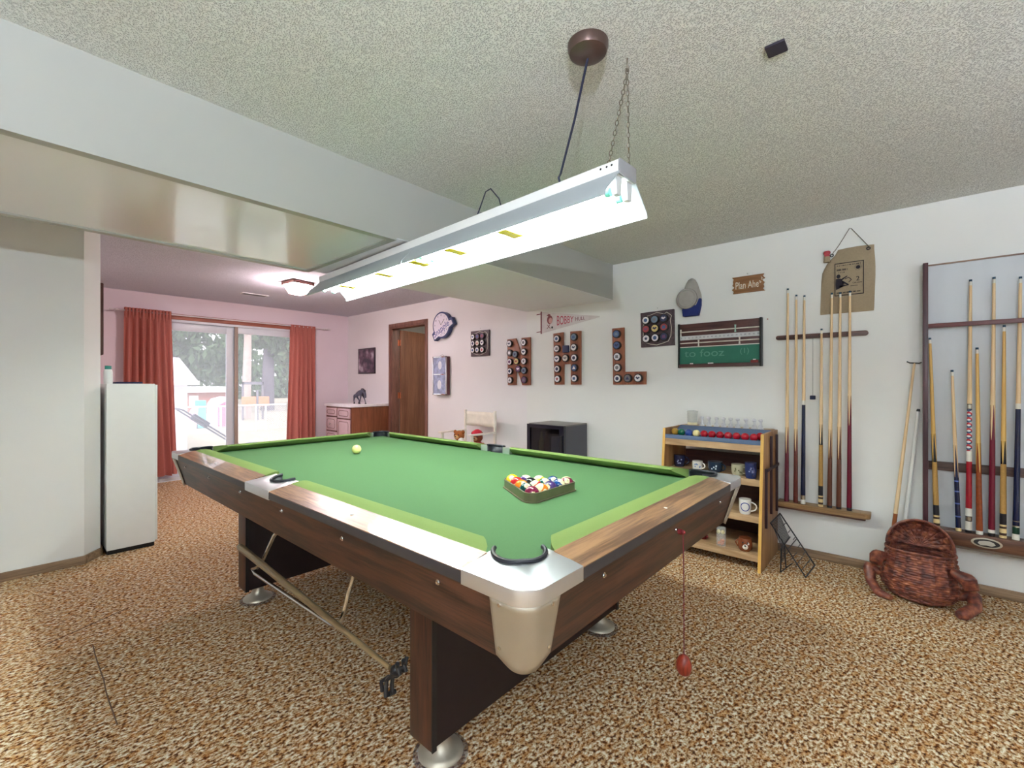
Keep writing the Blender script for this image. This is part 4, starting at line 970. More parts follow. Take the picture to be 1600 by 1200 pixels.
# puck plaques with a shield line
def plaque(y0, y1, z0, z1, grid, label, tl, r):
    t = thing('puck_plaque', label, 'plaque', (XW, (y0 + y1) / 2, z0), 'dark square plaques of nine pucks')
    b = MB(); n = 10; pts = [(y1, z0), (y1, z1), (y0, z1), (y0, z0)]
    b.wallp([rot2((y - (y0 + y1) / 2, z - (z0 + z1) / 2), tl, ((y0 + y1) / 2, (z0 + z1) / 2)) for y, z in pts], .001, .020)
    b.build('board', wood('plaque_wood', (62, 48, 54), (92, 74, 80), 0, .5), t, bevel=.002)
    cy2, cz2 = (y0 + y1) / 2, (z0 + z1) / 2; hw, hh = (y1 - y0) / 2 - .022, (z1 - z0) / 2 - .012
    sp = [(-1, .80), (-.82, .80), (-.5, .86), (0, 1.0), (.5, .86), (.68, .95), (.82, .86), (1, .72), (.92, .45), (1.0, .0), (.96, -.5), (.80, -.8), (.45, -.9), (0, -1.0), (-.45, -.93), (-.84, -.8), (-.98, -.5), (-.96, .1), (-.92, .5)]
    MB().tube([(XW - .0215, cy2 - a * hw, cz2 + b_ * hh) for a, b_ in sp], .0028, 6, True).build('shield_line', M_GOLDMARK, t)
    for y, z, fc, mk, kd in grid: puck(y, z, .020, fc, mk, kd, t, r=r)
    MB().tube([(XW - .004, cy2, z1 + .025), (XW - .012, cy2, z1 + .03)], .002, 6).build('nail', M_CHROME, t)
plaque(1.474, 1.774, 1.546, 1.852, [(1.717, 1.778, 'w', 'b', 'C'), (1.637, 1.778, 't', 'g', 'S'), (1.556, 1.782, 'd', 'w', 'W'), (1.715, 1.700, 'r', 'p', 'W'), (1.634, 1.701, 'y', 'd', 'W'), (1.553, 1.706, 'r', 'b', 'B'), (1.713, 1.617, 'w', 'd', 'S'), (1.632, 1.619, 'w', 'b', 'C'), (1.553, 1.625, 'd', 'p', 'B')],
       'dark square plaque of nine colourful pucks inside a shield outline, left of the scoreboard', R(-1.0), .0365)
plaque(3.655, 3.962, 1.552, 1.856, [(3.906, 1.784, 'w', 'b', 'W'), (3.828, 1.784, 'p', 'b', 'C'), (3.747, 1.786, 'p', 'r', 'S'), (3.905, 1.705, 'w', 'd', 'C'), (3.828, 1.706, 'c', 'r', 'T'), (3.749, 1.708, 'w', 'd', 'W'), (3.907, 1.625, 'w', 'b', 'B'), (3.831, 1.625, 'w', 'b', 'C'), (3.749, 1.624, 'w', 'r', 'C')],
       'dark square plaque of nine pale pucks, between the clock and the letter N', 0, .0355)

# pennant
pn = thing('felt_pennant', 'white triangular felt pennant with red lettering and a red band, above the letter H', 'pennant', (XW, 2.6, 1.75))
MB().wallp([(2.893, 1.980), (2.893, 1.754), (2.20, 1.858), (2.20, 1.868)], .001, .004).build('felt', mat('white_felt', (206, 198, 198), .95), pn, smooth=False)
M_RED = mat('pennant_red', (176, 58, 82), .8); M_DRED = mat('pennant_dark_red', (120, 40, 60), .8)
MB().wallp([(2.906, 1.984), (2.893, 1.984), (2.893, 1.750), (2.906, 1.750)], .001, .007).build('edge_band', M_DRED, pn, smooth=False)
mb = MB()
for z in (1.960, 1.772): mb.wallp([(2.906, z + .004), (2.960, z + .002), (2.965, z - .006), (2.906, z - .004)], .001, .003)
mb.build('tassel', M_DRED, pn, smooth=False)
me_w = lambda a, b: (a, b * (1 - (a + .13) * .95))
wall_text('lettering', 'BOBBY', .118, 2.597, 1.864, .0042, M_RED, pn, sx=.56, sy=1.22, warp=lambda a, b: (a, b * (1 - (a + .09) * 2.2)))
wall_text('lettering', 'HULL', .062, 2.418, 1.864, .0042, M_DRED, pn, sx=.78, sy=1.0, warp=lambda a, b: (a, b * (1 - (a + .06) * 2.6)))
mb = MB(); mb.mi = 0
mb.wallp(circle(2.787, 1.888, .036, 18, ry=.046), .004, .0046); mb.mi = 1; mb.wallp(circle(2.778, 1.878, .024, 16, ry=.030), .0046, .0050)
mb.mi = 0; mb.wallp([(2.830, 1.935), (2.80, 1.950), (2.775, 1.940), (2.80, 1.925)], .0046, .0052)
mb.wallp([(2.824, 1.838), (2.816, 1.838), (2.776, 1.796), (2.784, 1.796)], .004, .0048); mb.wallp([(2.790, 1.838), (2.782, 1.838), (2.818, 1.796), (2.828, 1.796)], .004, .0048)
mb.build('player_print', [mat('print_maroon', (128, 70, 74), .8), mat('print_skin', (196, 150, 144), .8)], pn, smooth=False)
MB().wallp(circle(2.757, 1.806, .011, 14, ry=.012), .004, .0048).build('puck_print', M_BLACK, pn, smooth=False)

# cap hanging on the wall
cp = thing('baseball_cap', 'grey and navy cap hanging on the wall above the scoreboard', 'cap', (XW, 1.34, 1.78))
M_CAPG = mat('cap_grey', (168, 164, 158), .85, bump=.2, bscale=120); M_CAPN = mat('cap_navy', (26, 42, 110), .8, bump=.2, bscale=120)
mb = MB(); rings = []
for (z, yc, w_, d) in ((2.088, 1.331, .012, .018), (2.075, 1.331, .028, .034), (2.045, 1.331, .044, .05), (2.00, 1.330, .058, .066), (1.95, 1.328, .072, .076), (1.90, 1.325, .074, .072), (1.86, 1.322, .062, .058)):
    rings.append([(XW - .002 - d * max(0, math.sin(PI * k / 11)) ** .6 if k < 12 else XW - .002, yc + w_ * math.cos(PI * k / 11) if k < 12 else yc, z) for k in range(12)])
mb.loft(rings).build('bill', M_CAPG, cp, angle=60)
mb = MB(); mb.lathe([(.083, 0.0), (.083, .012), (.078, .020), (.070, .022), (.066, .014), (.060, .016), (.03, .026), (.002, .028)], (XW - .058, 1.352, 1.918), 32, axis='-x'); mb.build('crown_disc', M_CAPG, cp, angle=50)
MB().lathe([(.0835, .0), (.0845, .006), (.0835, .012)], (XW - .058, 1.352, 1.918), 32, axis='-x').build('crown_edge', mat('cap_dark_edge', (110, 106, 104), .8), cp)
MB().wallp([(1.392, 1.776), (1.268, 1.776), (1.250, 1.86), (1.250, 1.915), (1.392, 1.86), (1.398, 1.83)], .004, .052).build('back_panel', M_CAPN, cp, bevel=.008)

# Plan Ahead sign
sg_ = thing('wooden_joke_sign', 'small brown jagged wooden sign with white lettering running out of room', 'sign', (XW, .908, 1.92))
tl = []
zt, zb = 2.045, 1.918
y0, y1 = .793, 1.022
for k in range(9): tl.append((y1 - (.010 if k % 2 else 0) - .004 * (k % 3), zt - (zt - zb) * k / 8))
for k in range(9): tl.append((y0 + (.011 if k % 2 else 0) + .003 * (k % 3), zb + (zt - zb) * k / 8))
MB().wallp(tl, .001, .016).build('board', wood('sign_wood', (122, 80, 44), (152, 106, 64), 1, .6), sg_, bevel=.001)
M_SIGNW = mat('sign_white', (226, 220, 206), .6)
wall_text('lettering', 'Plan Ahe', .070, .915, 1.974, .0162, M_SIGNW, sg_, sx=.66, sy=1.12)
wall_text('lettering', 'a', .040, .826, 1.990, .0162, M_SIGNW, sg_, sx=.8, tilt=R(30))
wall_text('lettering', 'd', .040, .812, 2.008, .0162, M_SIGNW, sg_, sx=.8, tilt=R(40))
sc_ = thing('wall_screw', 'small bare screw in the wall above the wooden sign', 'screw', (XW, .913, 2.062))
MB().cyl((XW, .913, 2.062), (XW - .012, .913, 2.062), .0045, n=10).build('screw', M_CHROME, sc_)
sc_ = thing('wall_screw', 'small pink wall plug between the scoreboard and the cue rack', 'screw', (XW, .778, 1.703))
MB().cyl((XW, .778, 1.703), (XW - .004, .778, 1.703), .005, n=10).build('plug', mat('plug_pink', (170, 110, 100), .6), sc_)

# scoreboard
sb = thing('snooker_scoreboard', 'dark framed snooker scoreboard with sliding markers over a green chalkboard', 'scoreboard', (XW, 1.125, 1.357))
M_SBW = wood('scoreboard_wood', (62, 34, 34), (96, 58, 54), 1, .4, 8, 12)
MB().wbox(.818, 1.430, 1.357, 1.715, .001, .020).build('backboard', M_SBW, sb, bevel=.001)
MB().wbox(.822, 1.426, 1.385, 1.520, .020, .022).build('chalkboard', mat('chalkboard_green', (44, 112, 92), .75, var=.08, scale=10), sb, smooth=False)
MB().wbox(.808, .824, 1.354, 1.718, .001, .040).build('frame_side', M_BLACK, sb, bevel=.001); MB().wbox(1.424, 1.436, 1.354, 1.718, .001, .036).build('frame_side', M_BLACK, sb, bevel=.001)
MB().wbox(.824, 1.424, 1.357, 1.381, .020, .040).build('chalk_ledge', M_SBW, sb, bevel=.002)
M_RAILW = mat('score_rail_white', (214, 206, 196), .4)
for z in (1.649, 1.556): MB().cyl((XW - .028, .828, z), (XW - .028, 1.420, z), .0048, n=8).build('score_rail', M_RAILW, sb)
MB().wbox(.826, 1.422, 1.520, 1.527, .020, .025).build('score_rail', M_RAILW, sb)
st_ = MB().wbox(.826, 1.422, 1.582, 1.616, .020, .024).build('number_strip', mat('number_strip', (196, 198, 200), .5), sb, smooth=False)
for k in range(20): wall_text('numeral', str(k * 5) if k else '0', .017, 1.410 - k * .0303, 1.599, .0242, M_NUM, sb, sx=.85)
for y, z, m_ in ((1.412, 1.645, M_RAILW), (.992, 1.652, mat('score_marker_green', (168, 206, 190), .4)), (1.268, 1.552, M_RAILW), (.962, 1.558, M_RAILW)):
    MB().wallp([(y - .006, z + .026), (y + .006, z + .026), (y + .003, z - .004), (y + .006, z - .030), (y - .006, z - .030), (y - .003, z - .004)], .030, .038).build('score_marker', m_, sb, smooth=False)
M_CHALK = mat('chalk_writing', (92, 146, 128), .9)
wall_text('chalk_writing', 'to fooz', .085, 1.23, 1.468, .0222, M_CHALK, sb, sx=1.25)
wall_text('chalk_writing', '(1)', .055, .930, 1.474, .0222, M_CHALK, sb, sx=1.1)
for y, h_ in ((1.325, .012), (1.175, .02)): 
    q = thing('chalk_stick', 'short white chalk stick on the scoreboard ledge, %s' % ('left one' if h_ < .015 else 'near its middle'), 'chalk', (XW - .032, y, 1.383), 'chalk on the scoreboard ledge'); MB().cyl((XW - .032, y - h_, 1.3865), (XW - .032, y + h_, 1.3865), .0045, n=8).build('stick', M_WHITE, q)
q = thing('board_eraser', 'small red-brown eraser block at the right end of the scoreboard ledge', 'eraser', (XW - .035, .86, 1.383)); MB().wbox(.832, .885, 1.3812, 1.402, .024, .040).build('block', mat('eraser_red', (120, 44, 44), .7), q, bevel=.003); MB().wbox(.850, .868, 1.4022, 1.409, .027, .037).build('top_patch', M_WHITE, q)

# canvas bag
bg_ = thing('canvas_bag', 'beige canvas bag with black printing hanging by a string above the left cue rack', 'bag', (XW, .30, 1.70))
M_CANV = mat('canvas_beige', (160, 143, 118), .9, var=.05, scale=90, bump=.3, bscale=200)
rows = [(1.700, .452, .162, .004), (1.72, .452, .160, .012), (1.80, .450, .158, .020), (1.93, .445, .154, .024), (1.985, .440, .154, .026), (2.02, .425, .155, .024), (2.06, .405, .157, .018), (2.10, .368, .160, .012), (2.131, .352, .160, .005)]
mb = MB(); vs, fs = [], []; NW = 16
for front_ in (1, 0):
    for z, ya, yb, dp in rows:
        for i in range(NW + 1):
            t_ = i / NW; bul = dp * (math.sin(PI * t_) ** .5) + .003 * math.sin(9 * t_ + z * 20) * (dp > .01)
            vs.append((XW - .004 - (bul + .002 if front_ else 0), ya + (yb - ya) * t_, z + .004 * math.sin(PI * t_) * (z > 2.1)))
nr_ = len(rows); W_ = NW + 1
for q in range(2):
    o_ = q * nr_ * W_
    for j in range(nr_ - 1):
        for i in range(NW): fs.append((o_ + j * W_ + i, o_ + j * W_ + i + 1, o_ + (j + 1) * W_ + i + 1, o_ + (j + 1) * W_ + i))
B2 = nr_ * W_
for i in range(NW): fs += [(i, i + 1, B2 + i + 1, B2 + i), ((nr_ - 1) * W_ + i, (nr_ - 1) * W_ + i + 1, B2 + (nr_ - 1) * W_ + i + 1, B2 + (nr_ - 1) * W_ + i)]
for j in range(nr_ - 1): fs += [(j * W_, (j + 1) * W_, B2 + (j + 1) * W_, B2 + j * W_), (j * W_ + NW, (j + 1) * W_ + NW, B2 + (j + 1) * W_ + NW, B2 + j * W_ + NW)]
mb.add(vs, fs).build('sack', M_CANV, bg_, angle=60)
M_INK = mat('print_ink', (34, 28, 40), .8); DP = .034
mb = MB()
for a, b, c_, d in ((.212, .368, 2.030, 2.034), (.212, .368, 1.815, 1.819), (.212, .2155, 1.815, 2.034), (.3645, .368, 1.815, 2.034)): mb.wbox(a, b, c_, d, DP - .006, DP)
mb.build('print_border', M_INK, bg_, smooth=False)
MB().wbox(.214, .366, 1.817, 2.032, DP - .008, DP - .004).build('print_panel', M_CANV, bg_, smooth=False)
def ink_words(y1, y0, z, h, seed):
    """a line of worn print whose letters can no longer be read: short broken ink strokes"""
    rr = random.Random(seed); b = MB(); y = y1
    while y > y0 + .004:
        w_ = rr.uniform(.002, .0035); b.wallp([(y, z - h * .5), (y, z + h * rr.uniform(.3, .5)), (y - w_, z + h * .5), (y - w_, z - h * rr.uniform(.3, .5))], DP, DP + .0005); y -= w_ + rr.choice((.0012, .0012, .0012, .006))
    b.build('worn_lettering', M_INK, bg_, smooth=False)['kind'] = 'stuff'
ink_words(.355, .226, 2.016, .007, 1); ink_words(.356, .292, 1.988, .013, 2); ink_words(.346, .304, 1.970, .008, 3); ink_words(.282, .244, 1.873, .005, 4); ink_words(.356, .228, 1.834, .008, 5)
wall_text('lettering', '2', .040, .243, 1.916, DP, M_INK, bg_); wall_text('lettering', 'GALLON', .015, .246, 1.892, DP, M_INK, bg_, sx=.85)
mb = MB(); mb.lathe([(.012, .0), (.012, .0006)], (XW - DP, .242, 1.992), 20, axis='-x')
for k in range(18): a = 2 * PI * k / 18; mb.wallp([(.242 + .015 * math.cos(a - .05), 1.992 + .015 * math.sin(a - .05)), (.242 + .024 * math.cos(a), 1.992 + .024 * math.sin(a)), (.242 + .015 * math.cos(a + .05), 1.992 + .015 * math.sin(a + .05))], DP, DP + .0005)
mb.wallp(circle(.347, 1.945, .011, 14, ry=.014), DP, DP + .0005); mb.wallp([(.360, 1.93), (.335, 1.93), (.318, 1.90), (.322, 1.875), (.345, 1.862), (.360, 1.856), (.362, 1.89)], DP, DP + .0005)
mb.wallp([(.335, 1.925), (.300, 1.945), (.298, 1.940), (.330, 1.915)], DP, DP + .0005); mb.wallp([(.325, 1.915), (.290, 1.885), (.294, 1.880), (.328, 1.900)], DP, DP + .0005); mb.wallp([(.345, 1.88), (.292, 1.886), (.292, 1.880), (.345, 1.870)], DP, DP + .0005)
mb.wallp([(.312, 1.925), (.292, 1.935), (.274, 1.915), (.290, 1.898), (.293, 1.901), (.279, 1.915), (.293, 1.930), (.311, 1.921)], DP, DP + .0005)
mb.build('print_figure', M_INK, bg_, smooth=False)['kind'] = 'stuff'
MB().tube([(XW - .012, .384, 2.105), (XW - .014, .376, 2.120), (XW - .02, .365, 2.13), (XW - .01, .345, 2.165), (XW - .006, .289, 2.265), (XW - .008, .280, 2.262), (XW - .016, .192, 2.128), (XW - .018, .189, 2.110)], .0022, 6).build('string', mat('jute_string', (96, 88, 74), .9), bg_)
mb = MB()
for y, z in ((.385, 2.098), (.189, 2.108)): mb.tube([(XW - .020, y + .009 * math.cos(2 * PI * k / 10), z + .009 * math.sin(2 * PI * k / 10)) for k in range(10)], .003, 6, True)
mb.build('grommet', M_BLACK, bg_)['kind'] = 'stuff'
MB().lathe([(.016, -.012), (.016, .004), (.020, .008), (.020, .020), (.016, .026), (.004, .028)], (XW - .022, .412, 2.105), 18).build('spout_cap', mat('pink_red_cap', (176, 60, 70), .5), bg_)
MB().lathe([(.020, -.05), (.017, -.012)], (XW - .022, .412, 2.105), 18).build('spout_neck', M_CANV, bg_)
# ================================================================== CUES AND RACKS
M_SHAFT = wood('maple_shaft', (214, 180, 134), (236, 208, 166), 2, .3, 6, 20); M_SHAFTY = wood('golden_shaft', (204, 158, 82), (226, 184, 106), 2, .3, 6, 20)
CM = {'mar': mat('cue_maroon', (104, 34, 52), .22), 'rb': mat('cue_redbrown', (100, 44, 40), .22), 'navy': mat('cue_navy', (18, 28, 62), .2), 'blk': mat('cue_black', (20, 20, 30), .3), 'wht': mat('cue_white', (222, 218, 208), .3),
      'crm': mat('cue_cream', (222, 196, 142), .35), 'wrap': mat('cue_wrap', (176, 136, 74), .8, var=.1, scale=120), 'brn': mat('cue_brown', (92, 50, 36), .3), 'red': mat('cue_red', (150, 24, 40), .2), 'bur': mat('cue_burgundy', (106, 22, 44), .2),
      'org': mat('cue_orangebrown', (136, 62, 30), .25, var=.15, scale=60), 'drk': mat('cue_darkring', (58, 34, 24), .3), 'lbl': mat('cue_lightblue', (72, 98, 170), .3), 'slv': mat('cue_silver', (190, 184, 170), .25, .8), 'grn': mat('cue_green', (16, 60, 44), .3),
      'tip': mat('cue_tip', (38, 70, 92), .8), 'sh': M_SHAFT, 'shy': M_SHAFTY}
def pattern_mat():
    m, nt, b = base('cue_crosshatch'); N = nt.nodes.new; L = nt.links.new
    tc = N('ShaderNodeTexCoord'); cs = []
    for sgn in (1, -1):
        mp = N('ShaderNodeMapping'); mp.inputs['Rotation'].default_value = (R(45 * sgn), 0, 0); L(tc.outputs['Object'], mp.inputs[0])
        wv = N('ShaderNodeTexWave'); wv.bands_direction = 'Z'; wv.inputs['Scale'].default_value = 14; L(mp.outputs[0], wv.inputs[0])
        gt = N('ShaderNodeMath'); gt.operation = 'GREATER_THAN'; gt.inputs[1].default_value = .72; L(wv.outputs[1], gt.inputs[0]); cs.append(gt)
    m1 = N('ShaderNodeMix'); m1.data_type = 'RGBA'; m1.inputs[6].default_value = lin((220, 218, 216)) + (1,); m1.inputs[7].default_value = lin((64, 84, 116)) + (1,); L(cs[0].outputs[0], m1.inputs[0])
    m2 = N('ShaderNodeMix'); m2.data_type = 'RGBA'; m2.inputs[7].default_value = lin((190, 60, 70)) + (1,); L(cs[1].outputs[0], m2.inputs[0]); L(m1.outputs[2], m2.inputs[6])
    L(m2.outputs[2], b.inputs['Base Color']); b.inputs['Roughness'].default_value = .25; return m
CM['pat'] = pattern_mat()
SPL = {'mar': (104, 34, 52), 'rb': (100, 44, 40), 'brn': (92, 50, 36), 'blk': (20, 20, 30), 'org': (136, 62, 30), 'bur': (106, 22, 44), 'navy': (18, 28, 62)}
def cue(label, p0, p1, segs, shaft='sh', splice=None, group=None, r0=.0148, r1=.0064, tip=True):
    """cue stick standing on its butt at p0; segs = (z0, z1, name, colour) from the butt up"""
    p0, p1 = Vector(p0), Vector(p1); Lh = (p1 - p0).length
    q = (p1 - p0).to_track_quat('Z', 'Y').to_euler()
    t = thing('cue_stick', label, 'pool cue', tuple(p0), group, rot=q)
    rad = lambda z: r0 + (r1 - r0) * min(1, max(0, z / Lh)) ** .92
    def seg(nm, z0, z1, m, grow=0):
        n = max(2, int((z1 - z0) / .15) + 1)
        return MB().lathe([(rad(z0 + (z1 - z0) * k / (n - 1)) + grow, z0 + (z1 - z0) * k / (n - 1)) for k in range(n)], n=16).build(nm, m, t, local=True, angle=60)
    top = 0
    for z0, z1, nm, c_ in segs: seg(nm, z0, z1, CM[c_]); top = max(top, z1)
    if splice:
        z0, z1, c_ = splice; lc = (226, 194, 150) if shaft == 'sh' else (214, 170, 94)
        seg('spliced_points', z0, z1, cue_splice('splice_%s_%s_%d_%d' % (shaft, c_, z0 * 100, z1 * 100), lc, SPL[c_], z0, z1)); top = z1
    seg('shaft', top, Lh - .035, CM[shaft])
    seg('ferrule', Lh - .035, Lh - .012, CM['wht']); seg('tip', Lh - .012, Lh, CM['tip'])
    return t
rk1 = thing('wall_cue_rack', 'walnut wall cue rack with notched top bar and wooden shelf, holding seven cues', 'cue rack', (XW, .46, .345))
M_RKD = wood('rack_dark_wood', (66, 40, 36), (104, 66, 56), 1, .4); M_RKL = wood('rack_light_wood', (128, 96, 62), (168, 134, 92), 1, .45)
poly = [(.704 + .016 * math.cos(a), 1.556 + .016 * math.sin(a)) for a in [PI / 2 - PI * k / 8 for k in range(9)]] + [(.205 - .016 * math.cos(a), 1.556 + .016 * math.sin(a)) for a in [-PI / 2 + PI * k / 8 for k in range(9)]]
MB().wallp(poly, .001, .028).build('top_bar', M_RKD, rk1, bevel=.002)
cy_list = [.642, .589, .542, .4915, .441, .387, .339, .285]
for y in cy_list: MB().tube([(XW - .028, y + .013, 1.556), (XW - .052, y + .013, 1.556)], .0035, 6).build('peg', M_BLACK, rk1)
mb = MB(); mb.cyl((XW - .029, .695, 1.556), (XW - .030, .695, 1.556), .004, n=8); mb.build('screw', M_BLACK, rk1)
poly = [(3.76, .70), (3.655, .70), (3.655, .205)] + [(3.655 + .035 - .035 * math.cos(a), .205 - .03 * math.sin(a)) for a in [PI / 2 * k / 6 for k in range(7)]] + [(3.76, .175)]
MB().prism(poly, .350, .384).build('shelf', M_RKL, rk1, bevel=.004)
MB().wbox(.20, .70, .335, .3495, .001, .09).build('shelf_bracket', M_RKD, rk1, bevel=.003)
mb = MB(); mb.cyl((3.672, .225, .384), (3.672, .225, .3848), .004, n=8); mb.build('screw', M_BLACK, rk1)
BX, TXq, BZ = 3.692, 3.716, .3845
G1 = 'cues in the left wall rack'
stripe = [(0, .014, 'ring', 'crm'), (.014, .028, 'ring', 'drk'), (.028, .052, 'ring', 'crm'), (.052, .064, 'ring', 'drk'), (.064, .074, 'ring', 'crm'), (.074, .14, 'butt_sleeve', 'blk')]
cue('long cue with dark maroon butt, leftmost in the left wall rack', (BX, .644, BZ), (TXq, .640, 1.904), [(0, .34, 'butt', 'mar')], splice=(.34, .53, 'mar'), group=G1)
cue('cue with red-brown butt, second from left in the left wall rack', (BX, .589, BZ), (TXq, .588, 1.852), [(0, .36, 'butt', 'rb')], splice=(.36, .52, 'rb'), group=G1)
cue('cue with navy butt and white joint in the left wall rack', (BX, .545, BZ), (TXq, .540, 1.842), [(0, .03, 'butt_cap', 'wht'), (.03, .06, 'ring', 'slv'), (.06, .69, 'butt', 'navy'), (.69, .72, 'joint', 'wht')], group=G1)
cue('short cue with tan wrap and black sleeve, right of the hanging chalk', (BX, .443, BZ), (TXq, .440, 1.600), stripe + [(.14, .42, 'wrap', 'wrap')], splice=(.42, .56, 'blk'), group=G1)
cue('brown butted cue just right of the short tan wrapped cue', (BX, .393, BZ), (TXq, .382, 1.838), [(0, .015, 'bumper', 'blk'), (.015, .33, 'butt', 'brn')], splice=(.33, .53, 'brn'), group=G1)
cue('brown butted cue, second from right in the left wall rack', (BX, .342, BZ), (TXq, .336, 1.836), [(0, .015, 'bumper', 'blk'), (.015, .33, 'butt', 'brn')], splice=(.33, .55, 'brn'), group=G1)
cue('cue with long crimson butt, rightmost in the left wall rack', (BX, .286, BZ), (TXq, .284, 1.838), [(0, .02, 'bumper', 'blk'), (.02, .56, 'butt', 'bur')], splice=(.56, .76, 'bur'), group=G1)
ch = thing('hanging_chalk', 'dark chalk cube hanging on a string from the left wall rack', 'cue chalk', (XW - .045, .4915, 1.13))
MB().tube([(XW - .036, .4915, 1.548), (XW - .040, .4915, 1.14)], .0011, 5).build('string', M_BLACK, ch)
MB().box(XW - .056, XW - .026, .476, .507, 1.112, 1.140).build('chalk_cube', mat('chalk_navy', (34, 40, 66), .9), ch, bevel=.004)

rk2 = thing('panel_cue_rack', 'large grey panel cue rack with dark side post at the right edge', 'cue rack', (XW, -.5, .28))
M_PAN = mat('rack_panel_grey', (196, 200, 206), .4, var=.03, scale=3, stretch=(1, 5, 1))
M_POST = wood('rack_post_wood', (52, 26, 36), (84, 50, 56), 2, .4)
YR0, YR1 = -1.02, -.072
MB().wbox(YR0, YR1, .30, 1.945, .001, .014).build('panel', M_PAN, rk2, smooth=False)
for a in (YR1 - .024, YR0): MB().wbox(a, a + .024, .29, 1.950, .0145, .085).build('post', M_POST, rk2, bevel=.002)
MB().wbox(YR0 + .024, YR1 - .024, 1.940, 1.948, .0145, .022).build('top_strip', wood('rack_strip', (110, 84, 70), (150, 120, 100), 1, .5), rk2)
M_BARD = wood('rack_bar_wood', (74, 26, 30), (104, 44, 44), 1, .4)
MB().wbox(YR0 + .024, YR1 - .024, 1.556, 1.582, .064, .078).build('top_bar', M_BARD, rk2, bevel=.002)
MB().wbox(YR0 + .024, YR1 - .024, .700, .752, .0145, .030).build('middle_bar', wood('rack_mid_wood', (66, 46, 44), (100, 76, 70), 1, .5), rk2, bevel=.002)
M_SHF = wood('rack_shelf_wood', (76, 44, 30), (112, 72, 50), 1, .4)
MB().box(XW - .104, XW - .0145, YR0, YR1 - .0245, .330, .362).build('shelf', M_SHF, rk2, bevel=.002)
MB().box(XW - .112, XW - .1045, YR0, YR1 - .0, .286, .361).build('shelf_front', M_SHF, rk2, bevel=.003)
MB().box(XW - .100, XW - .001, YR0, YR1, .268, .2855).build('base_moulding', wood('rack_base_wood', (96, 82, 70), (130, 112, 96), 1, .5), rk2, bevel=.003)
pl_ = MB().prism([(-y, z) for y, z in circle(-.335, .326, .062, 28, ry=.028)], 0, .004, lambda a, b, c: (XW - .112 - c, -a, b)).build('oval_plaque', M_SATIN, rk2, bevel=.001)
MB().prism([(-y, z) for y, z in circle(-.335, .326, .052, 28, ry=.021)], .004, .0048, lambda a, b, c: (XW - .112 - c, -a, b)).build('plaque_field', M_BLACK, pl_, smooth=False)
MB().prism([(-y, z) for y, z in [(-.300, .322), (-.306, .334), (-.325, .339), (-.345, .340), (-.362, .334), (-.370, .322), (-.355, .312), (-.335, .315), (-.312, .311)]], .0048, .0055, lambda a, b, c: (XW - .112 - c, -a, b)).build('plaque_crest', mat('crest_silver', (186, 184, 176), .4, .4), pl_, smooth=False)
G2 = 'cues in the large panel rack'; BX2, TX2, BZ2 = 3.688, 3.709, .3625
def c2(label, yb, yt, zt, segs, **k): return cue(label, (BX2, yb, BZ2), (TX2, yt, zt), segs, group=G2, **k)
c2('golden cue with tan wrap and striped butt, leftmost in the panel rack', -.134, -.104, 1.50, stripe[:5] + [(.074, .135, 'butt_sleeve', 'blk'), (.135, .39, 'wrap', 'wrap')], shaft='shy', splice=(.39, .56, 'blk'))
c2('short thin cue with navy butt ringed in light blue in the panel rack', -.226, -.200, 1.303, [(0, .018, 'butt_cap', 'crm'), (.018, .08, 'butt', 'navy'), (.08, .088, 'ring', 'lbl'), (.088, .155, 'butt', 'navy'), (.155, .163, 'ring', 'lbl'), (.163, .225, 'butt', 'navy'), (.225, .233, 'ring', 'lbl'), (.233, .285, 'butt', 'navy'), (.285, .293, 'ring', 'lbl'), (.293, .31, 'butt', 'navy')], splice=(.31, .5, 'navy'), r0=.0125)
c2('long cue with white, red and crosshatched butt in the panel rack', -.267, -.277, 1.826, [(0, .015, 'bumper', 'blk'), (.015, .065, 'butt_sleeve', 'wht'), (.065, .07, 'ring', 'drk'), (.07, .09, 'butt_sleeve', 'slv'), (.09, .095, 'ring', 'drk'), (.095, .14, 'butt_sleeve', 'wht'), (.14, .41, 'handle', 'red'), (.41, .47, 'sleeve', 'wht'), (.47, .71, 'decorated_forearm', 'pat'), (.71, .715, 'ring', 'blk'), (.715, .738, 'joint', 'slv'), (.738, .742, 'ring', 'blk')])
c2('shorter cue with speckled orange-brown butt, between two long cues in the panel rack', -.311, -.303, 1.43, [(0, .02, 'butt_cap', 'wht'), (.02, .35, 'butt', 'org')], shaft='shy', splice=(.35, .52, 'org'))
c2('long cue with burgundy butt and white ring near its foot in the panel rack', -.358, -.370, 1.826, [(0, .018, 'bumper', 'blk'), (.018, .036, 'butt_cap', 'wht'), (.036, .54, 'butt', 'bur')], splice=(.54, .74, 'bur'))
c2('golden cue with tan wrap reaching the top bar, second from right in the panel rack', -.402, -.409, 1.55, stripe[:5] + [(.074, .135, 'butt_sleeve', 'blk'), (.135, .41, 'wrap', 'wrap')], shaft='shy', splice=(.41, .54, 'blk'))
c2('long cue with dark navy butt and white end, rightmost in the panel rack', -.450, -.470, 1.812, [(0, .032, 'butt_cap', 'wht'), (.032, .07, 'butt_sleeve', 'grn'), (.07, .078, 'ring', 'slv'), (.078, .10, 'butt', 'navy'), (.10, .104, 'ring', 'slv'), (.104, .72, 'butt', 'navy'), (.72, .75, 'joint', 'wht')])
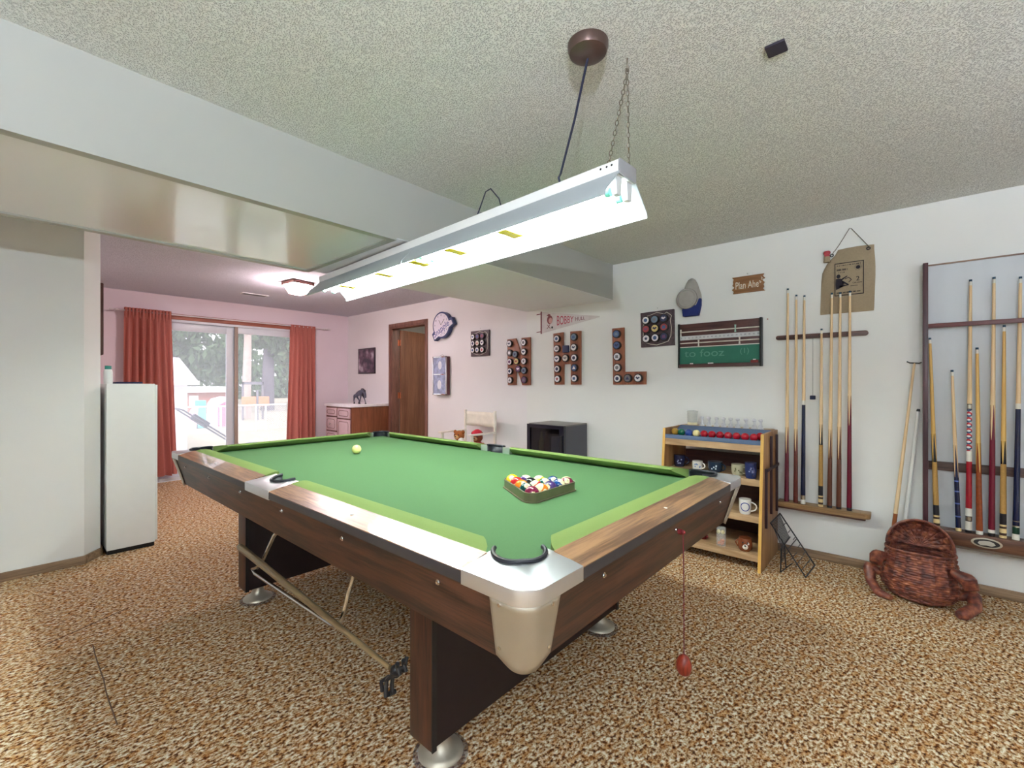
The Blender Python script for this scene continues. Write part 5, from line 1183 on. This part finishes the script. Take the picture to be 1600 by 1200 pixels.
# sticks leaning in the gap beside the panel
ln = thing('rest_stick', 'slim wooden rest with small dark cross head leaning left of the panel rack', 'snooker rest', (3.69, .095, 0))
q0, q1 = Vector((3.69, .092, .002)), Vector((3.737, -.035, 1.35))
MB().tube([q0, q0.lerp(q1, .3)], [.0125, .0115], 12).build('butt', mat('rest_butt', (150, 84, 48), .3), ln)
MB().tube([q0.lerp(q1, .3), q1], [.0115, .006], 12).build('shaft', M_SHAFT, ln)
MB().tube([q1 + Vector((-.004, .036, .010)), q1 + Vector((-.004, .022, .002)), q1 + Vector((-.002, 0, .0)), q1 + Vector((-.004, -.022, -.002)), q1 + Vector((-.004, -.033, .004))], .0038, 8).build('cross_head', M_BLACK, ln)
ln = thing('white_stick', 'plain white stick with a black tip leaning beside the dark post', 'stick', (3.733, .035, 0))
q0, q1 = Vector((3.738, .038, .002)), Vector((3.7455, -.052, 1.05))
MB().tube([q0, q1], [.012, .009], 12).build('shaft', M_WHITE, ln); MB().tube([q1, q1 + (q1 - q0) * .015], [.0098, .0075], 12).build('tip', M_BLACK, ln)

# ================================================================== SNOOKER SHELF UNIT
SY0, SY1, SXB = .705, 1.385, 3.722
xf = lambda z: 3.215 + .085 * z / .886
su = thing('shelf_unit', 'open oak veneer shelf unit with a blue lined ball tray on top', 'shelf', (3.47, (SY0 + SY1) / 2, 0))
M_OAKZ = wood('oak_veneer_upright', (150, 106, 66), (184, 142, 96), 2, .5, 6, 9); M_OAKY = wood('oak_veneer_shelf', (158, 124, 88), (196, 164, 126), 1, .5, 6, 9)
M_OAKE = mat('oak_edge_yellow', (214, 168, 88), .5, var=.04); M_BKP = wood('dark_back_panel', (66, 34, 30), (92, 52, 44), 1, .5, 5, 8)
for y in (SY0, SY1 - .018):
    sp_ = MB().prism([(3.215 + .003, 0), (SXB, 0), (SXB, .888), (3.303, .888)], y, y + .018, lambda a, b, c: (a, c, b)).build('side_panel', M_OAKZ, su, bevel=.001)
    MB().hexa([(3.214, y, 0), (3.2178, y, 0), (3.2178, y + .018, 0), (3.214, y + .018, 0), (3.299, y, .888), (3.3028, y, .888), (3.3028, y + .018, .888), (3.299, y + .018, .888)]).build('edge_band', M_OAKE, sp_, smooth=False)
YI0, YI1 = SY0 + .0185, SY1 - .0185
for z1, th in ((.587, .042), (.352, .042), (.104, .040)):
    MB().hexa([(xf(z1 - th) + .006, YI0, z1 - th), (SXB - .012, YI0, z1 - th), (SXB - .012, YI1, z1 - th), (xf(z1 - th) + .006, YI1, z1 - th), (xf(z1) + .006, YI0, z1), (SXB - .012, YI0, z1), (SXB - .012, YI1, z1), (xf(z1) + .006, YI1, z1)]).build('shelf_board', M_OAKY, su, bevel=.001)
MB().box(SXB - .010, SXB - .004, YI0, YI1, .03, .69).build('back_panel', M_BKP, su, smooth=False)
M_FELT = mat('slate_blue_felt', (92, 110, 140), .95, var=.08, scale=200)
MB().box(xf(.8) + .004, xf(.8) + .018, YI0, YI1, .768, .8135).build('tray_front', M_OAKY, su, bevel=.001)
MB().box(xf(.83) + .001, xf(.83) + .018, YI0, YI1, .814, .843).build('tray_lip', M_FELT, su, bevel=.001)
MB().box(xf(.8) + .0185, SXB - .012, YI0, YI1, .796, .8135).build('tray_floor', M_OAKY, su)
MB().box(xf(.83) + .0185, 3.408, YI0, YI1, .814, .8305).build('tray_lining', M_FELT, su, smooth=False)
mb = MB().hexa([(3.402, YI0, .8188), (3.60, YI0, .8188), (3.60, YI1, .8188), (3.402, YI1, .8188), (3.404, YI0, .822), (3.60, YI0, .892), (3.60, YI1, .892), (3.404, YI1, .822)]); mb.build('sloped_back', M_FELT, su, smooth=False)
MB().box(3.6005, SXB - .004, YI0, YI1, .85, .892).build('rear_ledge', M_OAKY, su, bevel=.001)
# snooker balls
def snooker(y, rgbname, rgb, label, dz=.012, dx=0):
    m = mat('snooker_' + rgbname, rgb, .06, var=.02); o = MB().ell((0, 0, 0), .0262, 28, 18).build('snooker_ball', m, None, angle=180)
    o.location = (3.372 + dx, y, .8187 + .0262 + dz); tag(o, label, 'ball', 'snooker balls in the tray'); return o
bys = [1.318, 1.268, 1.213, 1.157, 1.103, 1.048, .995, .942, .889, .836, .782, .7525]
bys = [1.3285, 1.273, 1.218, 1.163, 1.108, 1.053, .9985, .944, .8895, .835, .780]
snooker(1.3285 + .0, 'brownyellow', (170, 130, 50), 'brownish yellow snooker ball at the left end of the tray', dx=.02)
spec = [('green', (12, 96, 70)), ('blue', (46, 74, 150)), ('cream', (226, 212, 150))]
for (n_, c_), y in zip(spec, bys[1:4]): snooker(y, n_, c_, '%s snooker ball in the blue lined tray' % n_)
for k, y in enumerate(bys[4:]): snooker(y, 'red', (170, 22, 40), '%s red snooker ball from the cream ball in the tray' % ORD[k])
snooker(.7525, 'red', (170, 22, 40), 'red snooker ball tucked behind the row at the right end of the tray', dx=.050, dz=.016)
# chrome uprights
M_SILV = mat('bright_silver', (214, 214, 220), .3, .35)
for k, y in enumerate((1.21, 1.157, 1.10, 1.049, .999, .95, .893, .838, .796)):
    t = thing('chrome_clip', '%s from left of the nine small chrome uprights behind the ball tray' % ORD[k], 'chrome clip', (3.63, y, .892), 'chrome uprights on the ledge')
    MB().lathe([(.021, 0), (.021, .004), (.013, .008), (.009, .012)], (3.63, y, .8922), 18).build('base', M_SILV, t)
    MB().tube([(3.63, y, .901), (3.63, y - .004, .925), (3.63, y, .945)], [.009, .007, .009], 10).build('stem', M_SILV, t)
    MB().ell((3.63, y, .954), (.0155, .0155, .0125), 14, 10).build('head', M_SILV, t)
    MB().tube([(3.63, y + .014 * math.cos(a), .912 + .010 * math.sin(a)) for a in [2 * PI * k2 / 10 for k2 in range(10)]], .003, 6, True).build('ring', M_SILV, t)
bx = thing('clear_box', 'translucent plastic tub on the left end of the top ledge', 'tub', (3.66, 1.29, .892))
M_CLR = mat('frosted_clear', (226, 226, 220), .3, alpha=.35)
MB().lathe([(.036, 0), (.040, .10), (.042, .112), (.039, .112), (.034, .006)], (3.665, 1.295, .8925), 24).build('tub', M_CLR, bx, angle=50)
MB().lathe([(.037, .001), (.038, .02)], (3.665, 1.295, .8925), 24).build('contents', mat('tub_cream', (220, 212, 176), .6), bx)
# mugs
def mug(label, x, y, z, r, h, outer, inner=None, hang=-90, belly=1.0, name='mug', decor=None):
    t = thing(name, label, 'mug', (x, y, z), 'mugs on the shelf unit')
    mo = mat('mug_%d_%d_%d' % outer, outer, .2); mi_ = mat('mugi_%d_%d_%d' % (inner or outer), inner or outer, .25)
    MB().lathe([(r * .80, 0), (r * .93 * belly, h * .12), (r * belly, h * .5), (r, h), (r - .003, h)], (x, y, z), 28).build('body', mo, t, angle=50)
    MB().lathe([(r - .0031, h), (r - .004, h * .2), (.002, h * .16)], (x, y, z), 28, cap=False).build('inside', mi_, t, angle=60)
    a = R(hang); d = Vector((math.cos(a), math.sin(a), 0))
    c_ = Vector((x, y, z)) + d * (r - .004)
    MB().tube([c_ + d * (h * .36 * math.sin(k * PI / 8)) + Vector((0, 0, h * (.5 - .30 * math.cos(k * PI / 8)))) for k in range(9)], .0048, 8).build('handle', mo, t)
    if decor:
        dc, kind = decor
        md = mat('decor_%d_%d_%d' % dc, dc, .3); b = MB(); ca = math.atan2(-y, -x)
        def onsurf(du, dz_, e=.0006): q = ca + du / r; return (x + (r * belly + e) * math.cos(q), y + (r * belly + e) * math.sin(q), z + dz_)
        def patch(us, zs):
            vs = [onsurf(u, zz) for zz in zs for u in us]; W_ = len(us)
            b.add(vs, [(j * W_ + i, j * W_ + i + 1, (j + 1) * W_ + i + 1, (j + 1) * W_ + i) for j in range(len(zs) - 1) for i in range(W_ - 1)])
        if kind == 'ring':
            for k in range(20):
                a0, a1 = 2 * PI * k / 20, 2 * PI * (k + 1) / 20; ro, ri = h * .30, h * .24
                b.add([onsurf(ro * math.cos(a0), h * .52 + ro * math.sin(a0)), onsurf(ro * math.cos(a1), h * .52 + ro * math.sin(a1)), onsurf(ri * math.cos(a1), h * .52 + ri * math.sin(a1)), onsurf(ri * math.cos(a0), h * .52 + ri * math.sin(a0))], [(0, 1, 2, 3)])
        elif kind == 'print':
            rr = random.Random(int(x * 1000 + y * 77))
            for k in range(6): u, v = rr.uniform(-.5, .5) * r, h * rr.uniform(.3, .7); patch([u - .004, u, u + .005], [v - .004, v + .005])
        elif kind == 'band':
            patch([r * q for q in (-1.4, -1, -.6, -.2, .2, .6, 1, 1.4)], [h * .1, h * .14])
        b.build('decoration', md, t, smooth=False)
    return t
mug('square navy blue mug at the left end of the upper shelf', 3.45, 1.317, .5872, .042, .088, (26, 30, 60), (40, 44, 80), -60, decor=((120, 130, 170), 'print'))
mug('small white mug with blue print on the upper shelf', 3.40, 1.165, .5872, .036, .064, (222, 218, 214), None, -95, decor=((96, 124, 176), 'print'))
mug('wide dark teal enamel mug with pale inside on the upper shelf', 3.40, 1.040, .5872, .049, .074, (26, 44, 64), (176, 200, 204), -95, decor=((170, 190, 200), 'print'))
mug('cream and green camouflage mug on the upper shelf', 3.39, .885, .5872, .042, .074, (176, 172, 146), (206, 204, 182), -110, decor=((96, 96, 64), 'print'))
mug('tall blue mug at the right end of the upper shelf', 3.325, .788, .5872, .037, .105, (38, 50, 96), (30, 40, 70), -150, decor=((130, 140, 180), 'print'))
mug('white mug with a blue ring emblem on the middle shelf', 3.290, .815, .3522, .037, .098, (226, 224, 220), None, -80, decor=((40, 60, 140), 'ring'))
mug('small dark red cup at the left of the bottom shelf', 3.34, 1.10, .1042, .024, .05, (96, 24, 28), None, -120)
# animal face mug
am = thing('animal_face_mug', 'brown and white dog-face mug on the bottom shelf', 'mug', (3.29, .815, .104), 'mugs on the shelf unit')
ax, ay, az = 3.290, .815, .1042
MB().lathe([(.030, 0), (.042, .018), (.045, .045), (.040, .072), (.038, .086), (.034, .086)], (ax, ay, az), 28).build('body', mat('dog_brown', (122, 66, 40), .25), am, angle=50)
dq = Vector((-ax, -ay, 0)).normalized(); sd = Vector((-dq.y, dq.x, 0)); A_ = Vector((ax, ay, az))
mb = MB(); mb.ell(A_ + dq * .033 + Vector((0, 0, .036)), (.016, .020, .022), 16, 10); mb.ell(A_ + dq * .027 + sd * .014 + Vector((0, 0, .052)), (.014, .014, .022), 14, 10); mb.build('muzzle', mat('dog_white', (222, 212, 200), .3), am)
mb = MB(); mb.ell(A_ + dq * .050 + Vector((0, 0, .044)), (.004, .007, .005), 10, 8); mb.build('nose', M_BLACK, am)
for s in (-1, 1): MB().ell(A_ + dq * .040 + sd * (.014 * s) + Vector((0, 0, .062)), (.004, .0045, .005), 10, 8).build('eye', M_BLACK, am)
MB().tube([A_ - sd * .040 + Vector((0, 0, .07)), A_ - sd * .058 + Vector((0, 0, .05)), A_ - sd * .042 + Vector((0, 0, .022))], .005, 8).build('handle', mat('dog_brown', (122, 66, 40), .25), am)
jr = thing('candy_jar', 'small clear glass with orange sweets and pale ovals on the bottom shelf', 'jar', (3.285, .965, .104))
jx, jy, jz = 3.285, .965, .1042
MB().lathe([(.030, 0), (.032, .004), (.030, .125), (.028, .125), (.029, .006)], (jx, jy, jz), 24).build('glass', mat('jar_glass', (235, 235, 232), .05, alpha=.22), jr, angle=50)
mb = MB(); rr = random.Random(4)
for k in range(26): a = rr.uniform(0, 6.28); q = .020 * math.sqrt(rr.random()); mb.ell((jx + q * math.cos(a), jy + q * math.sin(a), jz + .010 + rr.uniform(0, .030)), .0062, 8, 6)
mb.build('orange_sweets', mat('sweet_orange', (224, 110, 40), .3), jr)['kind'] = 'stuff'
for s in (-1, 1): MB().ell((jx - .010, jy + s * .014, jz + .095), (.012, .013, .015), 14, 10).build('pale_oval', mat('oval_cream', (232, 214, 150), .3), jr)
# dark slatted holder on the side of the unit, wire rack leaning on it
hd = thing('slatted_holder', 'dark narrow slatted holder fixed to the side of the shelf unit', 'holder', (3.5, .70, .27))
M_HD = mat('holder_dark', (48, 24, 34), .5)
MB().box(3.470, 3.488, .690, .7045, .33, .862).build('slat', M_HD, hd, bevel=.001); MB().box(3.642, 3.660, .690, .7045, .315, .860).build('slat', M_HD, hd, bevel=.001); MB().box(3.322, 3.340, .690, .7045, .266, .658).build('slat', M_HD, hd, bevel=.001)
MB().box(3.322, 3.660, .684, .6898, .640, .660).build('crossbar', M_HD, hd, bevel=.001)
wr_ = thing('wire_magazine_rack', 'black wire rack leaning against the side of the shelf unit on the carpet', 'wire rack', (3.47, .58, 0))
M_WIRE = mat('black_wire', (26, 26, 34), .4, .3)
T0, T1 = Vector((3.345, .675, .302)), Vector((3.640, .675, .302))
Ba, Bb = Vector((3.335, .478, .004)), Vector((3.600, .464, .004))
mb = MB(); mb.tube([T0, T1], .0045, 8); mb.tube([T0, Ba], .0035, 8); mb.tube([T1, Bb], .0042, 8); mb.tube([Ba, Bb], .0042, 8); M1 = T0.lerp(Ba, .55); mb.tube([T0.lerp(Ba, .5), T1.lerp(Bb, .5)], .003, 6)
mb.build('frame', M_WIRE, wr_)
mb = MB()
for k in range(1, 12): q = k / 12; mb.tube([T0.lerp(T1, q), T0.lerp(T1, q) + (Ba - T0) * .5 + Vector((-.01, .035, 0)), ], .0024, 5)
for k in (.18, .32, .46, .6, .74, .88): mb.tube([T1.lerp(Bb, k) + (Ba - Bb) * 0, T1.lerp(Bb, k) + (T0 - T1) * .30], .0024, 5)
o = mb.build('wires', M_WIRE, wr_); o['kind'] = 'stuff'
mb = MB(); K0 = T0 + (Ba - T0) * .5 + Vector((-.01, .035, 0)); K1 = T1 + (Ba - T0) * .5 + Vector((-.01, .035, 0)); mb.tube([K0, K1], .004, 8); F0, F1 = Vector((3.318, .612, .004)), Vector((3.42, .60, .004))
mb.tube([K0, F0], .0038, 8); mb.tube([K0.lerp(K1, .35), F1], .0038, 8); mb.tube([F0, F1, Vector((3.46, .57, .03))], .003, 8); mb.build('front_foot', M_WIRE, wr_)
mb = MB()
for k in range(1, 5): q = k / 5 * .5; mb.tube([K0.lerp(K1, q), F0.lerp(F1, q * 1.6) + Vector((0, 0, .06))], .0016, 5)
for k in range(1, 5): q = k / 5; mb.tube([K0.lerp(Ba, q), K0.lerp(K1, .4).lerp(Bb, q)], .0024, 5)
o = mb.build('basket_wires', M_WIRE, wr_); o['kind'] = 'stuff'

# ================================================================== MINI FRIDGE
fr = thing('mini_fridge', 'black glass-door mini fridge standing against the wall behind the table', 'fridge', (3.55, 2.53, 0))
M_FR = mat('fridge_charcoal', (74, 72, 82), .45, var=.02); M_FRT = mat('fridge_top_grey', (120, 116, 112), .4)
FXF, FYa, FYb = 3.375, 2.325, 2.755
shell = MB(); shell.box(FXF, 3.735, FYa, FYa + .02, .03, .83); shell.box(FXF, 3.735, FYb - .02, FYb, .03, .83); shell.box(3.715, 3.735, FYa + .02, FYb - .02, .03, .83); shell.box(FXF, 3.715, FYa + .02, FYb - .02, .03, .10)
shell.build('body', M_FR, fr, smooth=False)
MB().box(FXF, 3.735, FYa, FYb, .8301, .842).build('top', M_FRT, fr, bevel=.003)
df = MB(); df.box(FXF - .032, FXF - .002, FYa, FYa + .05, .05, .838); df.box(FXF - .032, FXF - .002, FYb - .035, FYb, .05, .838); df.box(FXF - .032, FXF - .002, FYa + .05, FYb - .035, .805, .838); df.box(FXF - .032, FXF - .002, FYa + .05, FYb - .035, .05, .09)
df = df.build('door', mat('fridge_black_gloss', (28, 26, 40), .2), fr, smooth=False)
MB().box(FXF - .020, FXF - .014, FYa + .048, FYb - .033, .088, .807).build('glass_pane', glass_mat('fridge_glass', .02, (.45, .45, .5)), df, smooth=False)
MB().box(FXF - .050, FXF - .0322, FYa + .012, FYa + .030, .35, .75).build('handle', M_BLACK, df, bevel=.004)
for z in (.30, .50): MB().box(FXF + .01, 3.71, FYa + .022, FYb - .022, z, z + .006).build('wire_shelf', M_CHROME, fr, smooth=False)
for x in (FXF + .04, 3.70):
    for y in (FYa + .04, FYb - .04): MB().cyl((x, y, 0), (x, y, .03), .018, n=12).build('foot', M_BLACK, fr)
for k, (y, c_, nm, lb) in enumerate(((2.66, (150, 150, 90), 'bottle', 'olive green bottle inside the mini fridge'), (2.60, (96, 64, 50), 'bottle', 'brown bottle inside the mini fridge'))):
    b_ = thing('bottle', lb, 'bottle', (3.45, y, .506)); MB().lathe([(.026, 0), (.027, .16), (.012, .21), (.011, .25)], (3.45, y, .5065), 18).build('glass', mat('btl%d' % k, c_, .2), b_); MB().cyl((3.45, y, .7565), (3.45, y, .765), .0125, n=12).build('cap', M_CHROME, b_)
bxs = thing('white_carton', 'grey white carton inside the mini fridge', 'carton', (3.47, 2.46, .506)); MB().box(3.43, 3.52, 2.40, 2.53, .5065, .72).build('box', mat('carton_grey', (170, 172, 182), .6), bxs, bevel=.002)

# ================================================================== DIRECTOR'S CHAIR WITH SOFT TOYS
dc = thing('folding_chair', "white director's chair with canvas back against the wall", 'chair', (3.42, 3.66, 0))
M_CHW = mat('chair_white', (232, 224, 214), .45); M_CNV = mat('chair_canvas', (232, 222, 208), .9, bump=.15, bscale=150)
CA, CB = 3.425, 3.905
for y in (CA, CB):
    MB().box(3.585, 3.612, y - .012, y + .012, .46, .918).build('back_post', M_CHW, dc, bevel=.003)
    MB().box(3.205, 3.60, y - .024, y + .024, .672, .690).build('armrest', M_CHW, dc, bevel=.006)
    MB().box(3.235, 3.262, y - .012, y + .012, .40, .671).build('arm_post', M_CHW, dc, bevel=.003)
    MB().box(3.22, 3.62, y - .013, y + .013, .40, .432).build('side_rail', M_CHW, dc, bevel=.003)
    MB().box(3.20, 3.63, y - .014, y + .014, 0, .026).build('foot_rail', M_CHW, dc, bevel=.004)
for x in (3.27, 3.57):
    for s in (1, -1):
        a, b = (CA, CB) if s > 0 else (CB, CA)
        MB().tube([(x + .012 * s, a + .004 * s, .03), (x + .012 * s, b - .004 * s, .405)], .011, 8).build('leg', M_CHW, dc)
bk = []
vs, fs = [], []
for j in range(5):
    for i in range(13): u = i / 12; vs.append((3.60 + .028 * math.sin(PI * u) + (.0), CA - .004 + (CB - CA + .008) * u, .735 + .165 * j / 4))
for j in range(4):
    for i in range(12): fs.append((j * 13 + i, j * 13 + i + 1, (j + 1) * 13 + i + 1, (j + 1) * 13 + i))
o = MB().add(vs, fs).build('canvas_back', M_CNV, dc, angle=180); sol = o.modifiers.new('thick', 'SOLIDIFY'); sol.thickness = .004
MB().hexa([(3.235, CA + .01, .425), (3.60, CA + .01, .425), (3.60, CB - .01, .425), (3.235, CB - .01, .425), (3.235, CA + .01, .4355), (3.60, CA + .01, .4355), (3.60, CB - .01, .4355), (3.235, CB - .01, .4355)]).build('canvas_seat', M_CNV, dc)
def plush(label, x, y, z, s, cb_, ch_, cm, facing, name, nose=(30, 20, 20)):
    t = thing(name, label, 'soft toy', (x, y, z), 'soft toys on the white chair')
    mbod = mat('fur_%d_%d_%d' % cb_, cb_, .95, var=.12, scale=60, bump=.6, bscale=180); mh = mat('fur_%d_%d_%d' % ch_, ch_, .95, var=.12, scale=60, bump=.6, bscale=180); mm = mat('fur_%d_%d_%d' % cm, cm, .95, bump=.4, bscale=180)
    a = R(facing); f = Vector((math.cos(a), math.sin(a), 0)); l = Vector((-f.y, f.x, 0)); o = Vector((x, y, z)); up = Vector((0, 0, 1))
    MB().ell(o + up * s * .42, (s * .32, s * .34, s * .42), 20, 14).build('body', mbod, t)
    hd_ = o + up * s * 1.02 + f * s * .05
    MB().ell(hd_, (s * .30, s * .31, s * .28), 20, 14).build('head', mh, t)
    MB().ell(hd_ + f * s * .26 - up * s * .06, (s * .13, s * .14, s * .11), 14, 10).build('muzzle', mm, t)
    MB().ell(hd_ + f * s * .38 - up * s * .02, (s * .04, s * .05, s * .035), 10, 8).build('nose', mat('plush_nose', nose, .4), t)
    for q in (-1, 1):
        MB().ell(hd_ + f * s * .27 + l * q * s * .12 + up * s * .07, s * .035, 10, 8).build('eye', M_BLACK, t)
        MB().ell(hd_ + l * q * s * .26 + up * s * .20, (s * .09, s * .11, s * .11), 12, 8).build('ear', mh, t)
        MB().tube([o + l * q * s * .28 + up * s * .66, o + l * q * s * .42 + f * s * .16 + up * s * .46, o + l * q * s * .40 + f * s * .38 + up * s * .36], [s * .12, s * .115, s * .10], 10).build('arm', mbod, t)
        MB().tube([o + l * q * s * .18 + up * s * .14 + f * s * .1, o + l * q * s * .28 + f * s * .38 + up * s * .12, o + l * q * s * .32 + f * s * .56 + up * s * .16], [s * .15, s * .14, s * .13], 10).build('leg', mbod, t)
    return t, hd_, s
plush('brown teddy bear at the left side of the white chair seat', 3.40, 3.785, .436, .20, (172, 104, 48), (166, 96, 44), (214, 176, 120), 195, 'teddy_bear')
t_, hd_, s_ = plush('brown soft toy in red clothes and red hat on the white chair', 3.42, 3.515, .436, .20, (158, 34, 48), (150, 78, 52), (206, 160, 120), 200, 'soft_toy')
MB().lathe([(.062, 0), (.064, .012), (.05, .035), (.02, .055), (.004, .058)], tuple(hd_ + Vector((0, 0, .030))), 20).build('hat', mat('hat_red', (190, 34, 56), .9, bump=.4, bscale=150), t_)
ws = thing('soft_toy', 'small white and maroon soft toy lying between the two bears', 'soft toy', (3.30, 3.64, .436), 'soft toys on the white chair')
MB().ell((3.30, 3.64, .50), (.042, .040, .064), 16, 12).build('body', mat('plush_maroon', (120, 28, 50), .95), ws); MB().ell((3.295, 3.64, .595), (.038, .038, .040), 16, 12).build('head', mat('plush_white', (230, 222, 216), .95, bump=.4), ws)

# ================================================================== WICKER FROG BASKET
bk = thing('wicker_frog_basket', 'reddish brown wicker frog basket with gaping mouth on the carpet', 'basket', (3.455, -.054, 0))
def wicker():
    m, nt, b = base('wicker_red_brown'); N = nt.nodes.new; L = nt.links.new
    tc = N('ShaderNodeTexCoord'); n1 = N('ShaderNodeTexNoise'); n1.inputs['Scale'].default_value = 30; n1.inputs['Detail'].default_value = 4; L(tc.outputs['Object'], n1.inputs[0])
    cr = N('ShaderNodeValToRGB'); e = cr.color_ramp.elements; e[0].position = .34; e[0].color = lin((74, 38, 36)) + (1,); e[1].position = .68; e[1].color = lin((158, 96, 66)) + (1,); x = e.new(.5); x.color = lin((118, 62, 50)) + (1,)
    L(n1.outputs[0], cr.inputs[0]); L(cr.outputs[0], b.inputs['Base Color']); b.inputs['Roughness'].default_value = .38; return m
M_WK = wicker()
BC = Vector((3.455, -.054, 0))
def weave(name, surf, nu, nv, stakes, rows_, amp, closed=True, thick=.004):
    vs, fs = [], []
    for j in range(nv + 1):
        v = j / nv
        for i in range(nu + (0 if closed else 1)):
            u = i / nu; p, n = surf(u, v); row = v * rows_; ri = int(row) % 2
            d = amp * (.8 * abs(math.sin(PI * row)) + .7 * math.cos(PI * stakes * u + PI * int(min(row, rows_ - .001))) + 1.8 * abs(math.cos(PI * stakes * .5 * u)) ** 10)
            vs.append(p + n * d)
    W_ = nu if closed else nu + 1
    for j in range(nv):
        for i in range(nu): fs.append((j * W_ + i, j * W_ + (i + 1) % W_, (j + 1) * W_ + (i + 1) % W_, (j + 1) * W_ + i))
    o = MB().add(vs, fs).build(name, M_WK, bk, angle=180); sol = o.modifiers.new('thick', 'SOLIDIFY'); sol.thickness = thick; sol.offset = -1; return o
PR = [(0, .115), (.08, .145), (.25, .168), (.45, .172), (.65, .163), (.85, .150), (1.0, .146)]
def prof(v):
    for (a, ra_), (b, rb_) in zip(PR, PR[1:]):
        if v <= b: k = (v - a) / (b - a); k = k * k * (3 - 2 * k); return ra_ + (rb_ - ra_) * k
    return PR[-1][1]
RIMZ = .280
def body(u, v):
    a = 2 * PI * u; r = prof(v); n = Vector((math.cos(a), math.sin(a), 0)); lift = .02 * math.cos(2 * a) * v
    return BC + n * r + Vector((0, 0, .008 + (RIMZ - .008) * v + lift * .4)), n
weave('body', body, 288, 132, 36, 22, .0030)
MB().lathe([(.112, .006), (.002, .006)], tuple(BC), 32, cap=True).build('bottom', M_WK, bk)
rim = [BC + Vector((math.cos(2 * PI * k / 40) * .150, math.sin(2 * PI * k / 40) * .150, RIMZ + .008 * math.cos(4 * PI * k / 40))) for k in range(40)]
MB().tube(rim, .0065, 8, True).build('rim', M_WK, bk)
# lid: half dome rising from a chord across the back of the rim, hollow side to the room
HG = BC + Vector((.045, 0, RIMZ - .002)); op = R(58)
def lid(u, v):
    a = -PI / 2 + PI * u; t = v * PI / 2
    lx = .150 * math.cos(a) * math.cos(t); ly = .146 * math.sin(a) * math.cos(t); lz = .070 * math.sin(t)
    ca, sa = math.cos(op), math.sin(op)
    X_ = Vector((.16, 0, 1)).normalized(); Z_ = Vector((sa, 0, -.15)).normalized(); Y_ = Vector((0, 1, 0))
    p = HG + X_ * lx + Y_ * ly + Z_ * lz
    n = (X_ * math.cos(a) * math.cos(t) + Y_ * math.sin(a) * math.cos(t) + Z_ * math.sin(t) * 1.4).normalized()
    return p, n
weave('lid', lid, 160, 60, 22, 10, .0024, closed=False)
MB().tube([lid(k / 40, 0)[0] for k in range(41)], .0065, 8).build('lid_rim', M_WK, bk)
def limb(name, pts, rad):
    # wrapped wicker limb: ribbed tube
    P_ = [BC + Vector(p) for p in pts]; n = 40; ps, rs = [], []
    for k in range(n + 1):
        q = k / n * (len(P_) - 1); i = min(int(q), len(P_) - 2); f_ = q - i; f_ = f_
        ps.append(P_[i].lerp(P_[i + 1], f_)); rr_ = rad[i] + (rad[i + 1] - rad[i]) * f_; rs.append(rr_ * (1 + .07 * (k % 2)))
    return MB().tube(ps, rs, 14).build(name, M_WK, bk, angle=70)
limb('arm', [(-.04, .135, .215), (-.075, .185, .215), (-.110, .190, .185)], [.020, .034, .028])
limb('arm', [(-.10, -.125, .215), (-.13, -.185, .195), (-.15, -.200, .150)], [.020, .034, .028])
limb('leg', [(-.02, .16, .10), (-.02, .225, .125), (-.07, .215, .06), (-.13, .175, .022), (-.165, .12, .020)], [.016, .030, .024, .022, .014])
limb('leg', [(-.03, -.145, .06), (-.02, -.215, .085), (-.09, -.215, .045), (-.165, -.165, .024), (-.185, -.145, .022)], [.016, .030, .026, .028, .018])
for s in (1, -1): MB().ell(lid(.5 + s * .16, .35)[0] + Vector((.016, 0, .0)), (.020, .026, .024), 14, 10).build('eye', M_WK, bk)
